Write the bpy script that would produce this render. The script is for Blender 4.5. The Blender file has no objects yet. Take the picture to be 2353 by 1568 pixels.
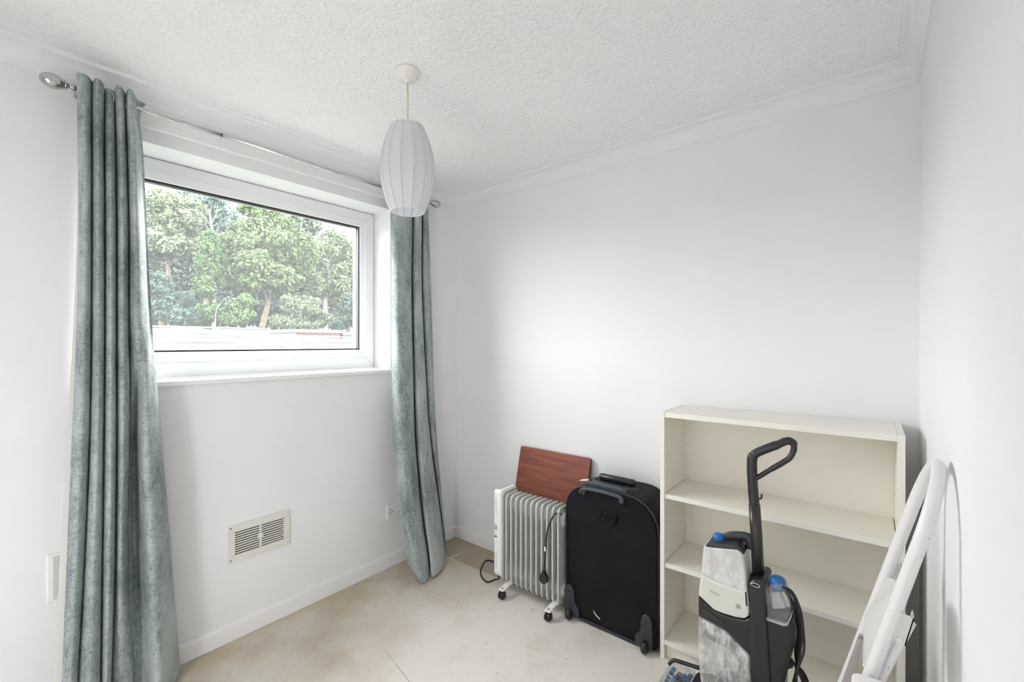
import bpy, bmesh, math, random
from mathutils import Vector, Matrix
random.seed(7)
SC = bpy.context.scene
COL = SC.collection

# ------------------------------------------------------------------ camera
FPX, TH, HOR = 1020.32, math.radians(38.9244), 788.9
CAM = Vector((2.2712, -2.1811, 1.3565))
cd = bpy.data.cameras.new('camera'); co = bpy.data.objects.new('camera', cd); COL.objects.link(co)
co.location = CAM; co.rotation_euler = (math.pi/2, 0, TH)
cd.sensor_width = 36.0; cd.lens = FPX*36.0/2353.0; cd.shift_y = (HOR-784.0)/2353.0
cd.clip_start = 0.02; cd.clip_end = 400
SC.camera = co

# ------------------------------------------------------------------ world, light, exposure
SKY = 9.0
w = bpy.data.worlds.new('overcast'); SC.world = w; w.use_nodes = True
bg = w.node_tree.nodes['Background']; bg.inputs[0].default_value = (0.965, 0.97, 0.98, 1); bg.inputs[1].default_value = SKY
pl = bpy.data.lights.new('window_portal', 'AREA'); pl.shape = 'RECTANGLE'; pl.size = 0.98; pl.size_y = 1.34
pl.cycles.is_portal = True
po = bpy.data.objects.new('window_portal', pl); COL.objects.link(po)
po.location = (-0.245, -1.2, 1.685); po.rotation_euler = (0, -math.pi/2, 0)
pl3 = bpy.data.lights.new('fill_hall_portal', 'AREA'); pl3.shape = 'RECTANGLE'; pl3.size = 2.1; pl3.size_y = 0.52; pl3.cycles.is_portal = True  # portal on an invented hall window, opened to raise the room's fill light
po3 = bpy.data.objects.new('fill_hall_portal', pl3); COL.objects.link(po3); po3.location = (-0.34, -3.15, 1.2); po3.rotation_euler = (0, -math.pi/2, 0)
pl4 = bpy.data.lights.new('fill_hall_side_portal', 'AREA'); pl4.shape = 'RECTANGLE'; pl4.size = 1.5; pl4.size_y = 0.55; pl4.cycles.is_portal = True  # portal on a second made-up hall window that brightens the back corner
po4 = bpy.data.objects.new('fill_hall_side_portal', pl4); COL.objects.link(po4); po4.location = (2.08, -3.725, 1.25); po4.rotation_euler = (0, math.pi/2, 0)
SC.view_settings.view_transform = 'Standard'; SC.view_settings.look = 'None'
SC.view_settings.gamma = 1.0; SC.view_settings.use_curve_mapping = False
SC.view_settings.exposure = 1.1
cy = SC.cycles
cy.use_denoising = True
cy.max_bounces = 10; cy.diffuse_bounces = 8; cy.glossy_bounces = 3; cy.transmission_bounces = 4; cy.transparent_max_bounces = 12
cy.sample_clamp_indirect = 8.0

# ------------------------------------------------------------------ photo pixel -> place
FW = Vector((-math.sin(TH), math.cos(TH), 0)); RT = Vector((math.cos(TH), math.sin(TH), 0)); UP = Vector((0, 0, 1))
def ray(px, py): return FW + RT*((px-1176.5)/FPX) + UP*((HOR-py)/FPX)
def onx(px, py, x): d = ray(px, py); return CAM + d*((x-CAM.x)/d.x)
def ony(px, py, y): d = ray(px, py); return CAM + d*((y-CAM.y)/d.y)
def onz(px, py, z): d = ray(px, py); return CAM + d*((z-CAM.z)/d.z)
W, H, ZL, CP, RY = 2.409, 2.382, 2.302, 0.064, -2.75     # room width, height, coving bottom, coving projection, rear wall

# ------------------------------------------------------------------ materials
def mat(name, col=(0.8, 0.8, 0.8), rough=0.5, metal=0.0, col2=None, nscale=20, ndetail=4, stretch=None, bump=0.0, bscale=60, bdist=0.002, sheen=0.0, spec=0.5, coat=0.0, ramp=(0.35, 0.65)):
    m = bpy.data.materials.new(name); m.use_nodes = True
    nt = m.node_tree; N = nt.nodes; L = nt.links; b = N['Principled BSDF']
    b.inputs['Base Color'].default_value = (*col, 1); b.inputs['Roughness'].default_value = rough
    b.inputs['Metallic'].default_value = metal; b.inputs['Specular IOR Level'].default_value = spec
    if sheen: b.inputs['Sheen Weight'].default_value = sheen; b.inputs['Sheen Roughness'].default_value = 0.4
    if coat: b.inputs['Coat Weight'].default_value = coat
    tc = N.new('ShaderNodeTexCoord'); mp = N.new('ShaderNodeMapping'); L.new(tc.outputs['Object'], mp.inputs[0])
    if stretch: mp.inputs['Scale'].default_value = stretch
    if col2:
        n = N.new('ShaderNodeTexNoise'); n.inputs['Scale'].default_value = nscale; n.inputs['Detail'].default_value = ndetail
        L.new(mp.outputs[0], n.inputs[0])
        r = N.new('ShaderNodeValToRGB'); r.color_ramp.elements[0].position = ramp[0]; r.color_ramp.elements[1].position = ramp[1]
        r.color_ramp.elements[0].color = (*col, 1); r.color_ramp.elements[1].color = (*col2, 1)
        L.new(n.outputs['Fac'], r.inputs[0]); L.new(r.outputs[0], b.inputs['Base Color'])
    if bump:
        n2 = N.new('ShaderNodeTexNoise'); n2.inputs['Scale'].default_value = bscale; n2.inputs['Detail'].default_value = 5
        L.new(mp.outputs[0], n2.inputs[0])
        bp = N.new('ShaderNodeBump'); bp.inputs['Strength'].default_value = bump; bp.inputs['Distance'].default_value = bdist
        L.new(n2.outputs['Fac'], bp.inputs['Height']); L.new(bp.outputs[0], b.inputs['Normal'])
    return m

M = {}
M['wall'] = mat('wall_paint', (0.83, 0.832, 0.842), 0.7, col2=(0.815, 0.817, 0.827), nscale=3, bump=0.08, bscale=90, spec=0.3)
M['ceiling'] = mat('ceiling_artex', (0.90, 0.902, 0.91), 0.8, spec=0.2)
M['gloss'] = mat('white_gloss', (0.84, 0.84, 0.84), 0.3)
M['upvc'] = mat('white_upvc', (0.86, 0.865, 0.87), 0.25)
M['black_rubber'] = mat('black_rubber', (0.012, 0.012, 0.014), 0.5)
M['spacer'] = mat('glazing_spacer', (0.45, 0.46, 0.48), 0.4, 0.6)
M['cream_plastic'] = mat('cream_plastic', (0.74, 0.73, 0.67), 0.4)
M['white_plastic'] = mat('white_plastic', (0.83, 0.83, 0.82), 0.3)
M['grey_plastic'] = mat('grey_plastic', (0.42, 0.42, 0.42), 0.4)
M['grey_plastic_light'] = mat('pale_grey_plastic', (0.60, 0.60, 0.595), 0.4)
M['dark'] = mat('dark_void', (0.03, 0.03, 0.028), 0.8)
M['chrome'] = mat('chrome', (0.55, 0.55, 0.54), 0.10, 1.0)
M['chrome_pole'] = mat('brushed_chrome', (0.60, 0.60, 0.60), 0.2, 1.0)
M['lining'] = mat('curtain_lining', (0.80, 0.79, 0.76), 0.9)
M['heater'] = mat('heater_enamel', (0.50, 0.52, 0.485), 0.35)
M['black_plastic'] = mat('black_plastic', (0.016, 0.017, 0.019), 0.32)
M['black_soft'] = mat('black_soft', (0.012, 0.012, 0.013), 0.55)
M['dark_grey_plastic'] = mat('dark_grey_plastic', (0.026, 0.029, 0.034), 0.4)
M['slate_plastic'] = mat('slate_plastic', (0.055, 0.065, 0.085), 0.45)
M['nylon'] = mat('black_nylon', (0.006, 0.006, 0.007), 0.8, col2=(0.010, 0.010, 0.012), nscale=7, bump=0.35, bscale=420, bdist=0.001, sheen=0.05, spec=0.2)
M['bookcase'] = mat('cream_foil', (0.85, 0.825, 0.75), 0.45, col2=(0.83, 0.805, 0.73), nscale=2)
M['book_back'] = mat('cream_hardboard', (0.85, 0.82, 0.74), 0.6)
M['hole'] = mat('pin_hole', (0.22, 0.20, 0.16), 0.8)
M['blue'] = mat('blue_plastic', (0.012, 0.13, 0.38), 0.35)
M['blue2'] = mat('blue_rubber', (0.02, 0.14, 0.30), 0.5)
M['stick'] = mat('dark_metal_tube', (0.05, 0.052, 0.048), 0.3, 0.6)
M['ladder'] = mat('chipped_white_paint', (0.74, 0.74, 0.735), 0.3, col2=(0.36, 0.34, 0.31), nscale=120, ndetail=3, ramp=(0.70, 0.73))
M['bracket'] = mat('aged_white_bracket', (0.66, 0.65, 0.62), 0.35)
M['galv'] = mat('galvanised_steel', (0.42, 0.40, 0.37), 0.45, 0.7)
M['tank_cream'] = mat('tank_cream', (0.66, 0.68, 0.61), 0.25, coat=0.3)
M['shade'] = None
M['cord'] = mat('cream_flex', (0.70, 0.66, 0.55), 0.5)
M['rose'] = mat('ceiling_rose_plastic', (0.82, 0.80, 0.76), 0.35)
M['paper'] = mat('paper_tag', (0.78, 0.77, 0.78), 0.6)

# ceiling: artex stipple
nt = M['ceiling'].node_tree; N = nt.nodes; L = nt.links; b = N['Principled BSDF']
tc = N.new('ShaderNodeTexCoord')
n1 = N.new('ShaderNodeTexNoise'); n1.inputs['Scale'].default_value = 34; n1.inputs['Detail'].default_value = 6; n1.inputs['Distortion'].default_value = 1.2
n2 = N.new('ShaderNodeTexVoronoi'); n2.inputs['Scale'].default_value = 75
L.new(tc.outputs['Object'], n1.inputs[0]); L.new(tc.outputs['Object'], n2.inputs[0])
mx = N.new('ShaderNodeMath'); mx.operation = 'MULTIPLY_ADD'; mx.inputs[1].default_value = 0.35
L.new(n2.outputs['Distance'], mx.inputs[0]); L.new(n1.outputs['Fac'], mx.inputs[2])
bp = N.new('ShaderNodeBump'); bp.inputs['Strength'].default_value = 0.75; bp.inputs['Distance'].default_value = 0.011
L.new(mx.outputs[0], bp.inputs['Height']); L.new(bp.outputs[0], b.inputs['Normal'])

# carpet
def carpet(name, c1, c2, c3):
    m = mat(name, c1, 0.95, bump=0.6, bscale=260, bdist=0.004, spec=0.1)
    nt = m.node_tree; N = nt.nodes; L = nt.links; b = N['Principled BSDF']
    tc = N.new('ShaderNodeTexCoord')
    a = N.new('ShaderNodeTexNoise'); a.inputs['Scale'].default_value = 2.2; a.inputs['Detail'].default_value = 7; a.inputs['Roughness'].default_value = 0.62
    L.new(tc.outputs['Object'], a.inputs[0])
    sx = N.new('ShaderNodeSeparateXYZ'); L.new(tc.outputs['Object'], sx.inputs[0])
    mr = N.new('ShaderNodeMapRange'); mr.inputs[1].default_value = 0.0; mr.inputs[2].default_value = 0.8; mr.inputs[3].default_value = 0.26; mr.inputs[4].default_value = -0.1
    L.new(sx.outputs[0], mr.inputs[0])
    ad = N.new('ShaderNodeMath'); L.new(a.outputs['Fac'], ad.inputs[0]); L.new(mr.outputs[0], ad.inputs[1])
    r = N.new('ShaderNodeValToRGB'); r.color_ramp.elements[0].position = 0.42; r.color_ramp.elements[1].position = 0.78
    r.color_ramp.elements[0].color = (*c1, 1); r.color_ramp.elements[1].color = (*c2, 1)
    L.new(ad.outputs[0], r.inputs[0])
    s = N.new('ShaderNodeTexNoise'); s.inputs['Scale'].default_value = 21; s.inputs['Detail'].default_value = 3
    L.new(tc.outputs['Object'], s.inputs[0])
    r2 = N.new('ShaderNodeValToRGB'); r2.color_ramp.elements[0].position = 0.66; r2.color_ramp.elements[1].position = 0.74
    r2.color_ramp.elements[0].color = (0, 0, 0, 1); r2.color_ramp.elements[1].color = (0.55, 0.55, 0.55, 1)
    L.new(s.outputs['Fac'], r2.inputs[0])
    mx = N.new('ShaderNodeMix'); mx.data_type = 'RGBA'; L.new(r2.outputs[0], mx.inputs[0]); L.new(r.outputs[0], mx.inputs[6]); mx.inputs[7].default_value = (*c3, 1)
    L.new(mx.outputs[2], b.inputs['Base Color'])
    return m
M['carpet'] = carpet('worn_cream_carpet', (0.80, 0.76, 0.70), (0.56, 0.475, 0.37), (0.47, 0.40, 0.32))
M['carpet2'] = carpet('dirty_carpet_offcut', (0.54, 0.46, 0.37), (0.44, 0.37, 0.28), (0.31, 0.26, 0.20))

# curtain chenille
m = mat('teal_grey_chenille', (0.2, 0.26, 0.26), 0.62, sheen=0.08, spec=0.35); M['curtain'] = m
nt = m.node_tree; N = nt.nodes; L = nt.links; b = N['Principled BSDF']
tc = N.new('ShaderNodeTexCoord')
def nz(scale, st, det=5):
    mp = N.new('ShaderNodeMapping'); mp.inputs['Scale'].default_value = st; L.new(tc.outputs['Object'], mp.inputs[0])
    n = N.new('ShaderNodeTexNoise'); n.inputs['Scale'].default_value = scale; n.inputs['Detail'].default_value = det; n.inputs['Roughness'].default_value = 0.65
    L.new(mp.outputs[0], n.inputs[0]); return n
a = nz(7, (1, 1, 0.45)); c = nz(150, (1, 1, 0.25), 2); d = nz(150, (0.3, 0.3, 1), 2)
m1 = N.new('ShaderNodeMath'); m1.operation = 'MULTIPLY_ADD'; m1.inputs[1].default_value = 0.38; L.new(c.outputs['Fac'], m1.inputs[0]); L.new(a.outputs['Fac'], m1.inputs[2])
m2 = N.new('ShaderNodeMath'); m2.operation = 'MULTIPLY_ADD'; m2.inputs[1].default_value = 0.38; L.new(d.outputs['Fac'], m2.inputs[0]); L.new(m1.outputs[0], m2.inputs[2])
r = N.new('ShaderNodeValToRGB'); r.color_ramp.elements[0].position = 0.70; r.color_ramp.elements[1].position = 1.08
r.color_ramp.elements[0].color = (0.150, 0.195, 0.197, 1); r.color_ramp.elements[1].color = (0.43, 0.48, 0.47, 1)
L.new(m2.outputs[0], r.inputs[0]); L.new(r.outputs[0], b.inputs['Base Color'])
bp = N.new('ShaderNodeBump'); bp.inputs['Strength'].default_value = 0.25; bp.inputs['Distance'].default_value = 0.002
L.new(m2.outputs[0], bp.inputs['Height']); L.new(bp.outputs[0], b.inputs['Normal'])

# wood
m = mat('mahogany_veneer', (0.2, 0.06, 0.04), 0.4); M['wood'] = m
nt = m.node_tree; N = nt.nodes; L = nt.links; b = N['Principled BSDF']
tc = N.new('ShaderNodeTexCoord'); mp = N.new('ShaderNodeMapping'); mp.inputs['Scale'].default_value = (1.6, 8, 16); L.new(tc.outputs['Object'], mp.inputs[0])
n = N.new('ShaderNodeTexNoise'); n.inputs['Scale'].default_value = 3.2; n.inputs['Detail'].default_value = 7; n.inputs['Distortion'].default_value = 0.6; L.new(mp.outputs[0], n.inputs[0])
r = N.new('ShaderNodeValToRGB'); r.color_ramp.elements[0].position = 0.3; r.color_ramp.elements[1].position = 0.72
r.color_ramp.elements[0].color = (0.165, 0.042, 0.026, 1); r.color_ramp.elements[1].color = (0.30, 0.092, 0.055, 1)
L.new(n.outputs['Fac'], r.inputs[0]); L.new(r.outputs[0], b.inputs['Base Color'])
M['wood_edge'] = mat('dark_wood_edge', (0.075, 0.02, 0.014), 0.4)

# see-through plastics and haze-veiled glass (thin films: part of the light goes straight through)
def clear(name, col, amount, rough=0.15, dirt=None, translucent=False, dscale=18, stretch=(1, 1, 0.4)):
    m = bpy.data.materials.new(name); m.use_nodes = True; nt = m.node_tree; N = nt.nodes; L = nt.links
    N.remove(N['Principled BSDF']); out = N['Material Output']
    t = N.new('ShaderNodeBsdfTransparent'); t.inputs[0].default_value = (0.94, 0.95, 0.95, 1)
    p = N.new('ShaderNodeBsdfTranslucent' if translucent else 'ShaderNodeBsdfPrincipled'); p.inputs[0].default_value = (*col, 1)
    if not translucent: p.inputs['Roughness'].default_value = rough
    mx = N.new('ShaderNodeMixShader'); mx.inputs[0].default_value = amount
    L.new(t.outputs[0], mx.inputs[1]); L.new(p.outputs[0], mx.inputs[2]); L.new(mx.outputs[0], out.inputs[0])
    if dirt:
        tc = N.new('ShaderNodeTexCoord'); mp = N.new('ShaderNodeMapping'); mp.inputs['Scale'].default_value = stretch; L.new(tc.outputs['Object'], mp.inputs[0])
        n = N.new('ShaderNodeTexNoise'); n.inputs['Scale'].default_value = dscale; n.inputs['Detail'].default_value = 7; n.inputs['Roughness'].default_value = 0.7; L.new(mp.outputs[0], n.inputs[0])
        r = N.new('ShaderNodeValToRGB'); r.color_ramp.elements[0].position = 0.44; r.color_ramp.elements[1].position = 0.60
        r.color_ramp.elements[0].color = (dirt[0],)*3+(1,); r.color_ramp.elements[1].color = (dirt[1],)*3+(1,)
        L.new(n.outputs['Fac'], r.inputs[0]); L.new(r.outputs[0], mx.inputs[0])
    return m
M['glass'] = clear('veiled_window_glass', (0.95, 0.97, 1.0), 0.019, translucent=True)  # faint pale veil mixed in, standing for haze over the view
M['clear_tank'] = clear('clear_tank_plastic', (0.55, 0.57, 0.56), 0.22, 0.08)
M['frost_tank'] = clear('limescaled_tank_plastic', (0.74, 0.74, 0.74), 0.7, 0.3, dirt=(0.72, 0.95), dscale=30)
M['scale_tank'] = clear('foam_marked_tank_plastic', (0.76, 0.76, 0.75), 0.6, 0.3, dirt=(0.32, 0.82), dscale=34, stretch=(1, 1, 0.5))
M['clear_nozzle'] = clear('clear_nozzle_plastic', (0.5, 0.52, 0.55), 0.2, 0.08, dirt=(0.1, 0.4), dscale=40)

# shade fabric: thin, lets light through
m = bpy.data.materials.new('white_shade_fabric'); m.use_nodes = True; nt = m.node_tree; N = nt.nodes; L = nt.links; b = N['Principled BSDF']
b.inputs['Base Color'].default_value = (0.80, 0.80, 0.83, 1); b.inputs['Roughness'].default_value = 0.8
tr = N.new('ShaderNodeBsdfTranslucent'); tr.inputs[0].default_value = (0.80, 0.80, 0.84, 1)
mx = N.new('ShaderNodeMixShader'); mx.inputs[0].default_value = 0.35
L.new(b.outputs[0], mx.inputs[1]); L.new(tr.outputs[0], mx.inputs[2]); L.new(mx.outputs[0], N['Material Output'].inputs[0]); M['shade'] = m

def leafmat(name, c1, c2):
    m = bpy.data.materials.new(name); m.use_nodes = True; nt = m.node_tree; N = nt.nodes; L = nt.links; b = N['Principled BSDF']
    g = N.new('ShaderNodeNewGeometry'); r = N.new('ShaderNodeValToRGB')
    r.color_ramp.elements[0].color = (*c1, 1); r.color_ramp.elements[1].color = (*c2, 1)
    L.new(g.outputs['Random Per Island'], r.inputs[0]); L.new(r.outputs[0], b.inputs['Base Color'])
    b.inputs['Roughness'].default_value = 0.7; b.inputs['Specular IOR Level'].default_value = 0.2
    tr = N.new('ShaderNodeBsdfTranslucent'); L.new(r.outputs[0], tr.inputs[0])
    mx = N.new('ShaderNodeMixShader'); mx.inputs[0].default_value = 0.3
    L.new(b.outputs[0], mx.inputs[1]); L.new(tr.outputs[0], mx.inputs[2]); L.new(mx.outputs[0], N['Material Output'].inputs[0])
    return m
M['bark'] = mat('bark', (0.13, 0.10, 0.075), 0.9, col2=(0.07, 0.055, 0.04), nscale=6)
M['pale_bark'] = mat('pale_bark', (0.17, 0.155, 0.14), 0.9, col2=(0.10, 0.09, 0.08), nscale=3)
M['roof'] = mat('cement_sheet_roof', (0.060, 0.060, 0.062), 0.9, col2=(0.036, 0.036, 0.038), nscale=1.5)
M['fascia'] = mat('white_fascia', (0.10, 0.10, 0.10), 0.6, col2=(0.07, 0.07, 0.07), nscale=4)
M['brick'] = mat('red_brick', (0.085, 0.042, 0.034), 0.9, col2=(0.06, 0.03, 0.025), nscale=8)
M['mortar'] = mat('mortar', (0.2, 0.18, 0.16), 0.9)
M['pale_blue'] = mat('pale_blue_door', (0.085, 0.105, 0.115), 0.7)
M['grass'] = mat('rough_grass', (0.03, 0.05, 0.02), 0.95, col2=(0.05, 0.055, 0.03), nscale=0.8)

# ------------------------------------------------------------------ mesh helpers
def link(name, bm, material, parent=None, smooth=False, bevel=0.0, seg=2, solid=0.0, subsurf=0):
    me = bpy.data.meshes.new(name); bmesh.ops.recalc_face_normals(bm, faces=bm.faces[:]); bm.to_mesh(me); bm.free()
    for p in me.polygons: p.use_smooth = smooth
    if material: me.materials.append(material if not isinstance(material, str) else M[material])
    o = bpy.data.objects.new(name, me); COL.objects.link(o)
    if parent: o.parent = parent
    if solid: s = o.modifiers.new('solid', 'SOLIDIFY'); s.thickness = solid; s.offset = 0
    if bevel:
        bv = o.modifiers.new('bevel', 'BEVEL'); bv.width = bevel; bv.segments = seg; bv.limit_method = 'ANGLE'; bv.angle_limit = math.radians(35)
    if subsurf: s = o.modifiers.new('sub', 'SUBSURF'); s.levels = subsurf; s.render_levels = subsurf
    return o
def tag(o, label, cat=None, group=None, kind=None):
    if label: o['label'] = label
    if cat: o['category'] = cat
    if group: o['group'] = group
    if kind: o['kind'] = kind
    return o
def empty(name, loc=(0, 0, 0)):
    o = bpy.data.objects.new(name, None); o.empty_display_size = 0.1; COL.objects.link(o); o.location = loc; return o
class Thing:
    """an Empty at the base; parts are given in world coordinates"""
    def __init__(s, name, loc, label=None, cat=None, group=None, kind=None):
        s.o = empty(name, loc); s.loc = Vector(loc); tag(s.o, label, cat, group, kind)
    def part(s, name, bm, material, parent=None, **k):
        bmesh.ops.translate(bm, verts=bm.verts[:], vec=-s.loc)
        return link(name, bm, material, parent or s.o, **k)
def NB(): return bmesh.new()
def box(bm, x0, x1, y0, y1, z0, z1):
    vs = [bm.verts.new((x, y, z)) for x in (x0, x1) for y in (y0, y1) for z in (z0, z1)]
    for f in ((0, 1, 3, 2), (4, 6, 7, 5), (0, 4, 5, 1), (2, 3, 7, 6), (0, 2, 6, 4), (1, 5, 7, 3)): bm.faces.new([vs[i] for i in f])
    return bm
def boxb(*a): return box(NB(), *a)
def prism(bm, pts, vec):
    """polygon of 3D points pushed along vec"""
    a = [bm.verts.new(p) for p in pts]; b2 = [bm.verts.new(Vector(p)+Vector(vec)) for p in pts]; n = len(a)
    bm.faces.new(a); bm.faces.new(list(reversed(b2)))
    for i in range(n): bm.faces.new((a[i], b2[i], b2[(i+1) % n], a[(i+1) % n]))
    return bm
def tube(bm, pts, r, seg=10, closed=False, cap=True, flat=None):
    pts = [Vector(p) for p in pts]; n = len(pts); rings = []; prev = None
    for i, p in enumerate(pts):
        if closed: t = pts[(i+1) % n]-pts[i-1]
        else: t = pts[min(i+1, n-1)]-pts[max(i-1, 0)]
        t.normalize()
        if prev is None:
            u = t.cross(UP)
            if u.length < 1e-3: u = t.cross(Vector((1, 0, 0)))
        else: u = prev-t*prev.dot(t)
        u.normalize(); prev = u; v = t.cross(u)
        rr = r[i] if isinstance(r, (list, tuple)) else r
        fv = rr*(flat or 1)
        rings.append([bm.verts.new(p+u*math.cos(2*math.pi*k/seg)*rr+v*math.sin(2*math.pi*k/seg)*fv) for k in range(seg)])
    m = n if closed else n-1
    for i in range(m):
        A, B = rings[i], rings[(i+1) % n]
        for k in range(seg): bm.faces.new((A[k], A[(k+1) % seg], B[(k+1) % seg], B[k]))
    if cap and not closed: bm.faces.new(list(reversed(rings[0]))); bm.faces.new(rings[-1])
    return bm
def lathe(bm, prof, c, axis='Z', seg=32, mod=None):
    """prof: list of (radius, height)"""
    c = Vector(c); rings = []
    for (r, h) in prof:
        ring = []
        for k in range(seg):
            a = 2*math.pi*k/seg; rr = r*(mod(a, h) if mod else 1)
            p = {'Z': (rr*math.cos(a), rr*math.sin(a), h), 'Y': (rr*math.cos(a), h, rr*math.sin(a)), 'X': (h, rr*math.cos(a), rr*math.sin(a))}[axis]
            ring.append(bm.verts.new(c+Vector(p)))
        rings.append(ring)
    for A, B in zip(rings, rings[1:]):
        for k in range(seg): bm.faces.new((A[k], A[(k+1) % seg], B[(k+1) % seg], B[k]))
    return bm, rings
def solid_lathe(bm, prof, c, axis='Z', seg=24):
    bm, R = lathe(bm, prof, c, axis, seg); bm.faces.new(list(reversed(R[0]))); bm.faces.new(R[-1]); return bm
def catmull(P, n, closed=False):
    out = []; m = len(P); rng = m if closed else m-1
    for i in range(rng):
        g = lambda k: Vector(P[k % m]) if closed else Vector(P[max(0, min(m-1, k))])
        p0, p1, p2, p3 = g(i-1), g(i), g(i+1), g(i+2)
        for j in range(n):
            t = j/n
            out.append(0.5*((2*p1)+(p2-p0)*t+(2*p0-5*p1+4*p2-p3)*t*t+(3*p1-p0-3*p2+p3)*t**3))
    if not closed: out.append(Vector(P[-1]))
    return out
def rrect(x0, x1, z0, z1, r, seg=6):
    """rounded rectangle outline in 2D; r = radii bl, br, tr, tl"""
    if not isinstance(r, (tuple, list)): r = (r,)*4
    out = []
    for (cx, cz, rr, a0) in ((x0+r[0], z0+r[0], r[0], 180), (x1-r[1], z0+r[1], r[1], 270), (x1-r[2], z1-r[2], r[2], 0), (x0+r[3], z1-r[3], r[3], 90)):
        for k in range(seg+1):
            a = math.radians(a0+90*k/seg); out.append((cx+rr*math.cos(a), cz+rr*math.sin(a)))
    return out

# ================================================================== STRUCTURE
# floor with its carpet sheets
fl = tag(link('floor', boxb(-0.02, W+0.02, RY-0.02, 0.02, -0.06, -0.006), 'carpet'), 'worn cream carpet floor laid in pieces', kind='structure')
def sheet(pts, mt, z=0.0):
    bm = NB(); prism(bm, [(x, y, z-0.0065) for x, y in pts], (0, 0, 0.0065)); return link('carpet_sheet', bm, mt, fl)
sheet([(0.0, RY), (W, RY), (W, -1.062), (0.85, -1.0605), (0.47, -0.981), (0.85, -1.0570), (W, -1.058), (W, -0.2385), (0.0, -0.2385)], 'carpet')
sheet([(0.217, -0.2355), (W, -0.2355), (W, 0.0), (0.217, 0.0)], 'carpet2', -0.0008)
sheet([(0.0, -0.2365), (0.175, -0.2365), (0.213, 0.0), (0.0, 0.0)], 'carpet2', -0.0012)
tag(link('ceiling', boxb(-0.02, W+0.02, RY-0.02, 0.02, H, H+0.1), 'ceiling'), 'white textured plaster ceiling', kind='structure')
# window wall with its opening
WY0, WY1, WZ0, WZ1 = -1.86, -0.545, 1.18, 2.168
bm = NB()
box(bm, -0.26, 0, RY, WY0, 0, H); box(bm, -0.26, 0, WY1, 0.12, 0, H); box(bm, -0.26, 0, WY0, WY1, 0, WZ0); box(bm, -0.26, 0, WY0, WY1, WZ1, H)
tag(link('wall_left', bm, 'wall'), 'white painted wall with the window', kind='structure')
tag(link('wall_back', boxb(0, W+0.12, 0, 0.12, 0, H), 'wall'), 'plain white wall behind the bookcase', kind='structure')
tag(link('wall_right', boxb(W, W+0.12, RY, 0, 0, H), 'wall'), 'plain white wall the stepladder leans on', kind='structure')
DH = 2.02
EX0, EX1 = 0.60, 1.85          # unseen doorway, added so fill light enters from the made-up hall beyond
bm = NB(); box(bm, -0.26, EX0, RY-0.1, RY, 0, H); box(bm, EX1, W+0.12, RY-0.1, RY, 0, H); box(bm, EX0, EX1, RY-0.1, RY, DH, H)
tag(link('wall_front', bm, 'wall'), 'white wall behind the photographer with an added fill light doorway', kind='structure')
HY = RY-1.3  # unseen hall, invented to feed soft fill through the doorway; window gaps sized for brightness
bm = NB(); box(bm, 2.0, 2.1, HY-0.1, RY-0.1, 0, 0.5); box(bm, 2.0, 2.1, HY-0.1, RY-0.1, 2.0, H); box(bm, 2.0, 2.1, -3.45, RY-0.1, 0.5, 2.0); box(bm, 2.0, 2.1, HY-0.1, HY+0.05, 0.5, 2.0); box(bm, -0.36, 2.0, HY-0.1, HY, 0, H)
box(bm, -0.36, -0.26, HY, RY-0.1, 0, 0.15); box(bm, -0.36, -0.26, HY, RY-0.1, 2.25, H); box(bm, -0.36, -0.26, RY-0.14, RY-0.1, 0.15, 2.25); box(bm, -0.36, -0.26, HY, RY-0.66, 0.15, 2.25)
tag(link('wall_fill_hall', bm, 'wall'), 'white walls of an added unseen hall that lets in fill light', kind='structure')
tag(link('ceiling_fill_hall', boxb(-0.36, 2.1, HY-0.1, RY-0.03, H, H+0.1), 'wall'), 'ceiling of the added fill light hall', kind='structure')
tag(link('floor_fill_hall', boxb(-0.36, 2.1, HY-0.1, RY-0.03, -0.06, 0.0), 'carpet'), 'carpet of the added fill light hall', kind='structure')

# skirting boards
def skirt(name, pts, vec, label):
    bm = NB(); prism(bm, pts, vec); tag(link(name, bm, 'gloss', bevel=0.003), label, kind='structure')
sk = [(0, 0), (0.015, 0), (0.015, 0.066), (0.012, 0.080), (0.005, 0.084), (0, 0.084)]
skirt('baseboard_left', [(d, RY, z) for d, z in sk], (0, -RY, 0), 'white gloss skirting under the window')
skirt('baseboard_back', [(0.015, -d, z) for d, z in sk], (W-0.03, 0, 0), 'white gloss skirting along the back wall')
skirt('baseboard_right', [(W-d, RY, z) for d, z in sk], (0, -RY-0.015, 0), 'white gloss skirting along the right wall')
# coving, mitred
cp = [(0, ZL), (0.006, ZL), (0.009, ZL+0.010)]
for k in range(7):
    a = math.radians(90*k/6); cp.append((0.054-0.043*math.cos(a), ZL+0.013+0.053*math.sin(a)))
cp += [(CP-0.002, ZL+0.068), (CP, H), (0, H)]
def coving(name, f, label):
    bm = NB(); A = [bm.verts.new(f(d, z, 0)) for d, z in cp]; B = [bm.verts.new(f(d, z, 1)) for d, z in cp]; n = len(A)
    for i in range(n): bm.faces.new((A[i], B[i], B[(i+1) % n], A[(i+1) % n]))
    bm.faces.new(A); bm.faces.new(list(reversed(B)))
    tag(link(name, bm, 'wall'), label, kind='structure')
coving('trim_1', lambda d, z, e: (d if e == 0 else W-d, -d, z), 'white plaster coving along the back wall')
coving('trim_2', lambda d, z, e: (d, RY if e == 0 else -d, z), 'white plaster coving above the window')
coving('trim_3', lambda d, z, e: (W-d, RY if e == 0 else -d, z), 'white plaster coving along the right wall')
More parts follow.
